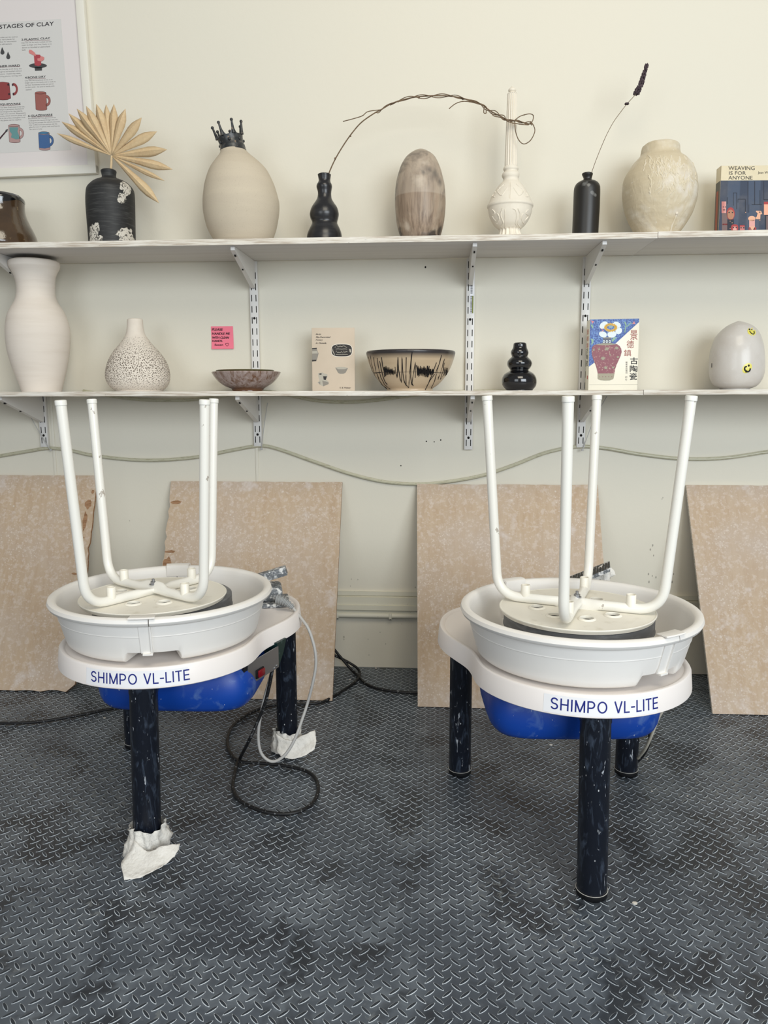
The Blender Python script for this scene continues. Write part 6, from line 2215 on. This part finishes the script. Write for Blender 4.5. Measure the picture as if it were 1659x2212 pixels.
        mb.poly([F_(x, y, 5) for x, y in ell(cx0, y0, w2 / 2 - 5, ry - 5)], topm)
        hx, hy = (cx0 + cx1) / 2 + w2 * 0.46, (y0 + y1) / 2 - 5
        for (ra, rb, mi, k) in ((w2 * 0.46, w2 * 0.235, 0, 2), (w2 * 0.44, w2 * 0.255, hm, 3)):
            n_ = 16
            for i in range(n_):
                a0, a1 = -PI / 2 + PI * i / n_, -PI / 2 + PI * (i + 1) / n_
                mb.poly([F_(hx + r_ * math.cos(a) * 0.92, hy + r_ * math.sin(a) * 1.15, k) for r_, a in ((ra, a0), (rb, a0), (rb, a1), (ra, a1))], mi)
    mug(B, 700, 192, 918, 515, 2, 2, 2)
    mb.obj('mug_picture', cols, pr_)
    mb = MB()
    mug(B, 172, 842, 388, 1160, 3, 3, 3)
    mb.poly([B(x, y, 4) for x, y in ((190, 880), (370, 880), (352, 960), (385, 1040), (385, 1110), (320, 1118), (225, 1080), (240, 1010), (200, 960))][::-1], 4)
    mb.obj('mug_picture', cols, pr_)
    mb = MB()
    mug(B, 768, 990, 982, 1310, 3, 9, 5)
    mb.poly([B(x, y, 5) for x, y in ((772, 1010), (875, 1030), (980, 1010), (1008, 1275), (900, 1300), (790, 1290))][::-1], 5)
    mb.obj('mug_picture', cols, pr_)
    mb = MB()
    mb.poly([B(x, y, 2) for x, y in ((-60, -20), (60, -28), (182, -12), (190, 0), (220, 300), (150, 332), (60, 338), (-60, 330))][::-1], 0)
    mb.poly([B(x, y, 3) for x, y in ((-60, -14), (60, -22), (176, -8), (184, 4), (213, 296), (148, 326), (60, 332), (-60, 324))][::-1], 1)
    for (x, y) in ((172, 30), (190, 218)):
        mb.poly([B(x + a_, y + b_, 6) for a_, b_ in ell(0, 0, 20, 18)], 0)
    mb.obj('mug_picture', cols, pr_)
    mb = MB()
    # loose handle
    for i in range(16):
        a0, a1 = -PI / 2 + PI * i / 16, -PI / 2 + PI * (i + 1) / 16
        mb.poly([B(265 + r_ * math.cos(a) * 0.9, 120 + r_ * math.sin(a) * 1.2, 3) for r_, a in ((105, a0), (62, a0), (62, a1), (105, a1))], 1)
    mb.poly([B(x, y, 4) for x, y in ell(258, 30, 16, 26)], 0)
    mb.poly([B(x, y, 4) for x, y in ell(272, 215, 16, 26)], 0)
    mb.obj('handle_picture', cols, pr_)
    mb = MB()
    # brush
    mb.poly([B(x, y, 3) for x, y in ((0, 1080), (110, 955), (125, 975), (0, 1125))][::-1], 0)
    mb.poly([B(x, y, 3) for x, y in ((108, 955), (120, 925), (165, 912), (148, 962), (126, 975))][::-1], 6)
    mb.obj('brush_picture', cols, pr_)
    mb = MB()
    # drops
    for (x, y) in ((52, 755), (168, 845)):
        pts = [(x - 6, y)] + [(x + 40 * math.cos(a), y + 108 + 42 * math.sin(a)) for a in np.linspace(-0.5, PI + 0.5, 14)][::1]
        mb.poly([A(a_, b_, 3) for a_, b_ in [pts[0]] + pts[1:]][::-1], 6)
    mb.obj('drop_picture', cols, pr_)
    mb = MB()
    # wheel with cup and hands
    mb.poly([A(x, y, 2) for x, y in ell(758, 1125, 178, 50)], 6)
    mb.poly([A(x, y, 2) for x, y in ((690, 1160), (840, 1160), (838, 1222), (700, 1228))][::-1], 6)
    mb.poly([A(x, y, 3) for x, y in ((678, 925), (720, 905), (800, 908), (812, 930), (826, 1115), (770, 1135), (695, 1120))][::-1], 8)
    mb.poly([A(x, y, 4) for x, y in ((575, 840), (590, 808), (630, 815), (690, 860), (720, 905), (715, 940), (650, 910), (590, 880))][::-1], 7)
    mb.poly([A(x, y, 4) for x, y in ((745, 985), (800, 975), (815, 935), (870, 950), (888, 970), (880, 1010), (830, 1042), (755, 1030))][::-1], 7)
    mb.obj('throwing_picture', cols, pr_)
poster()
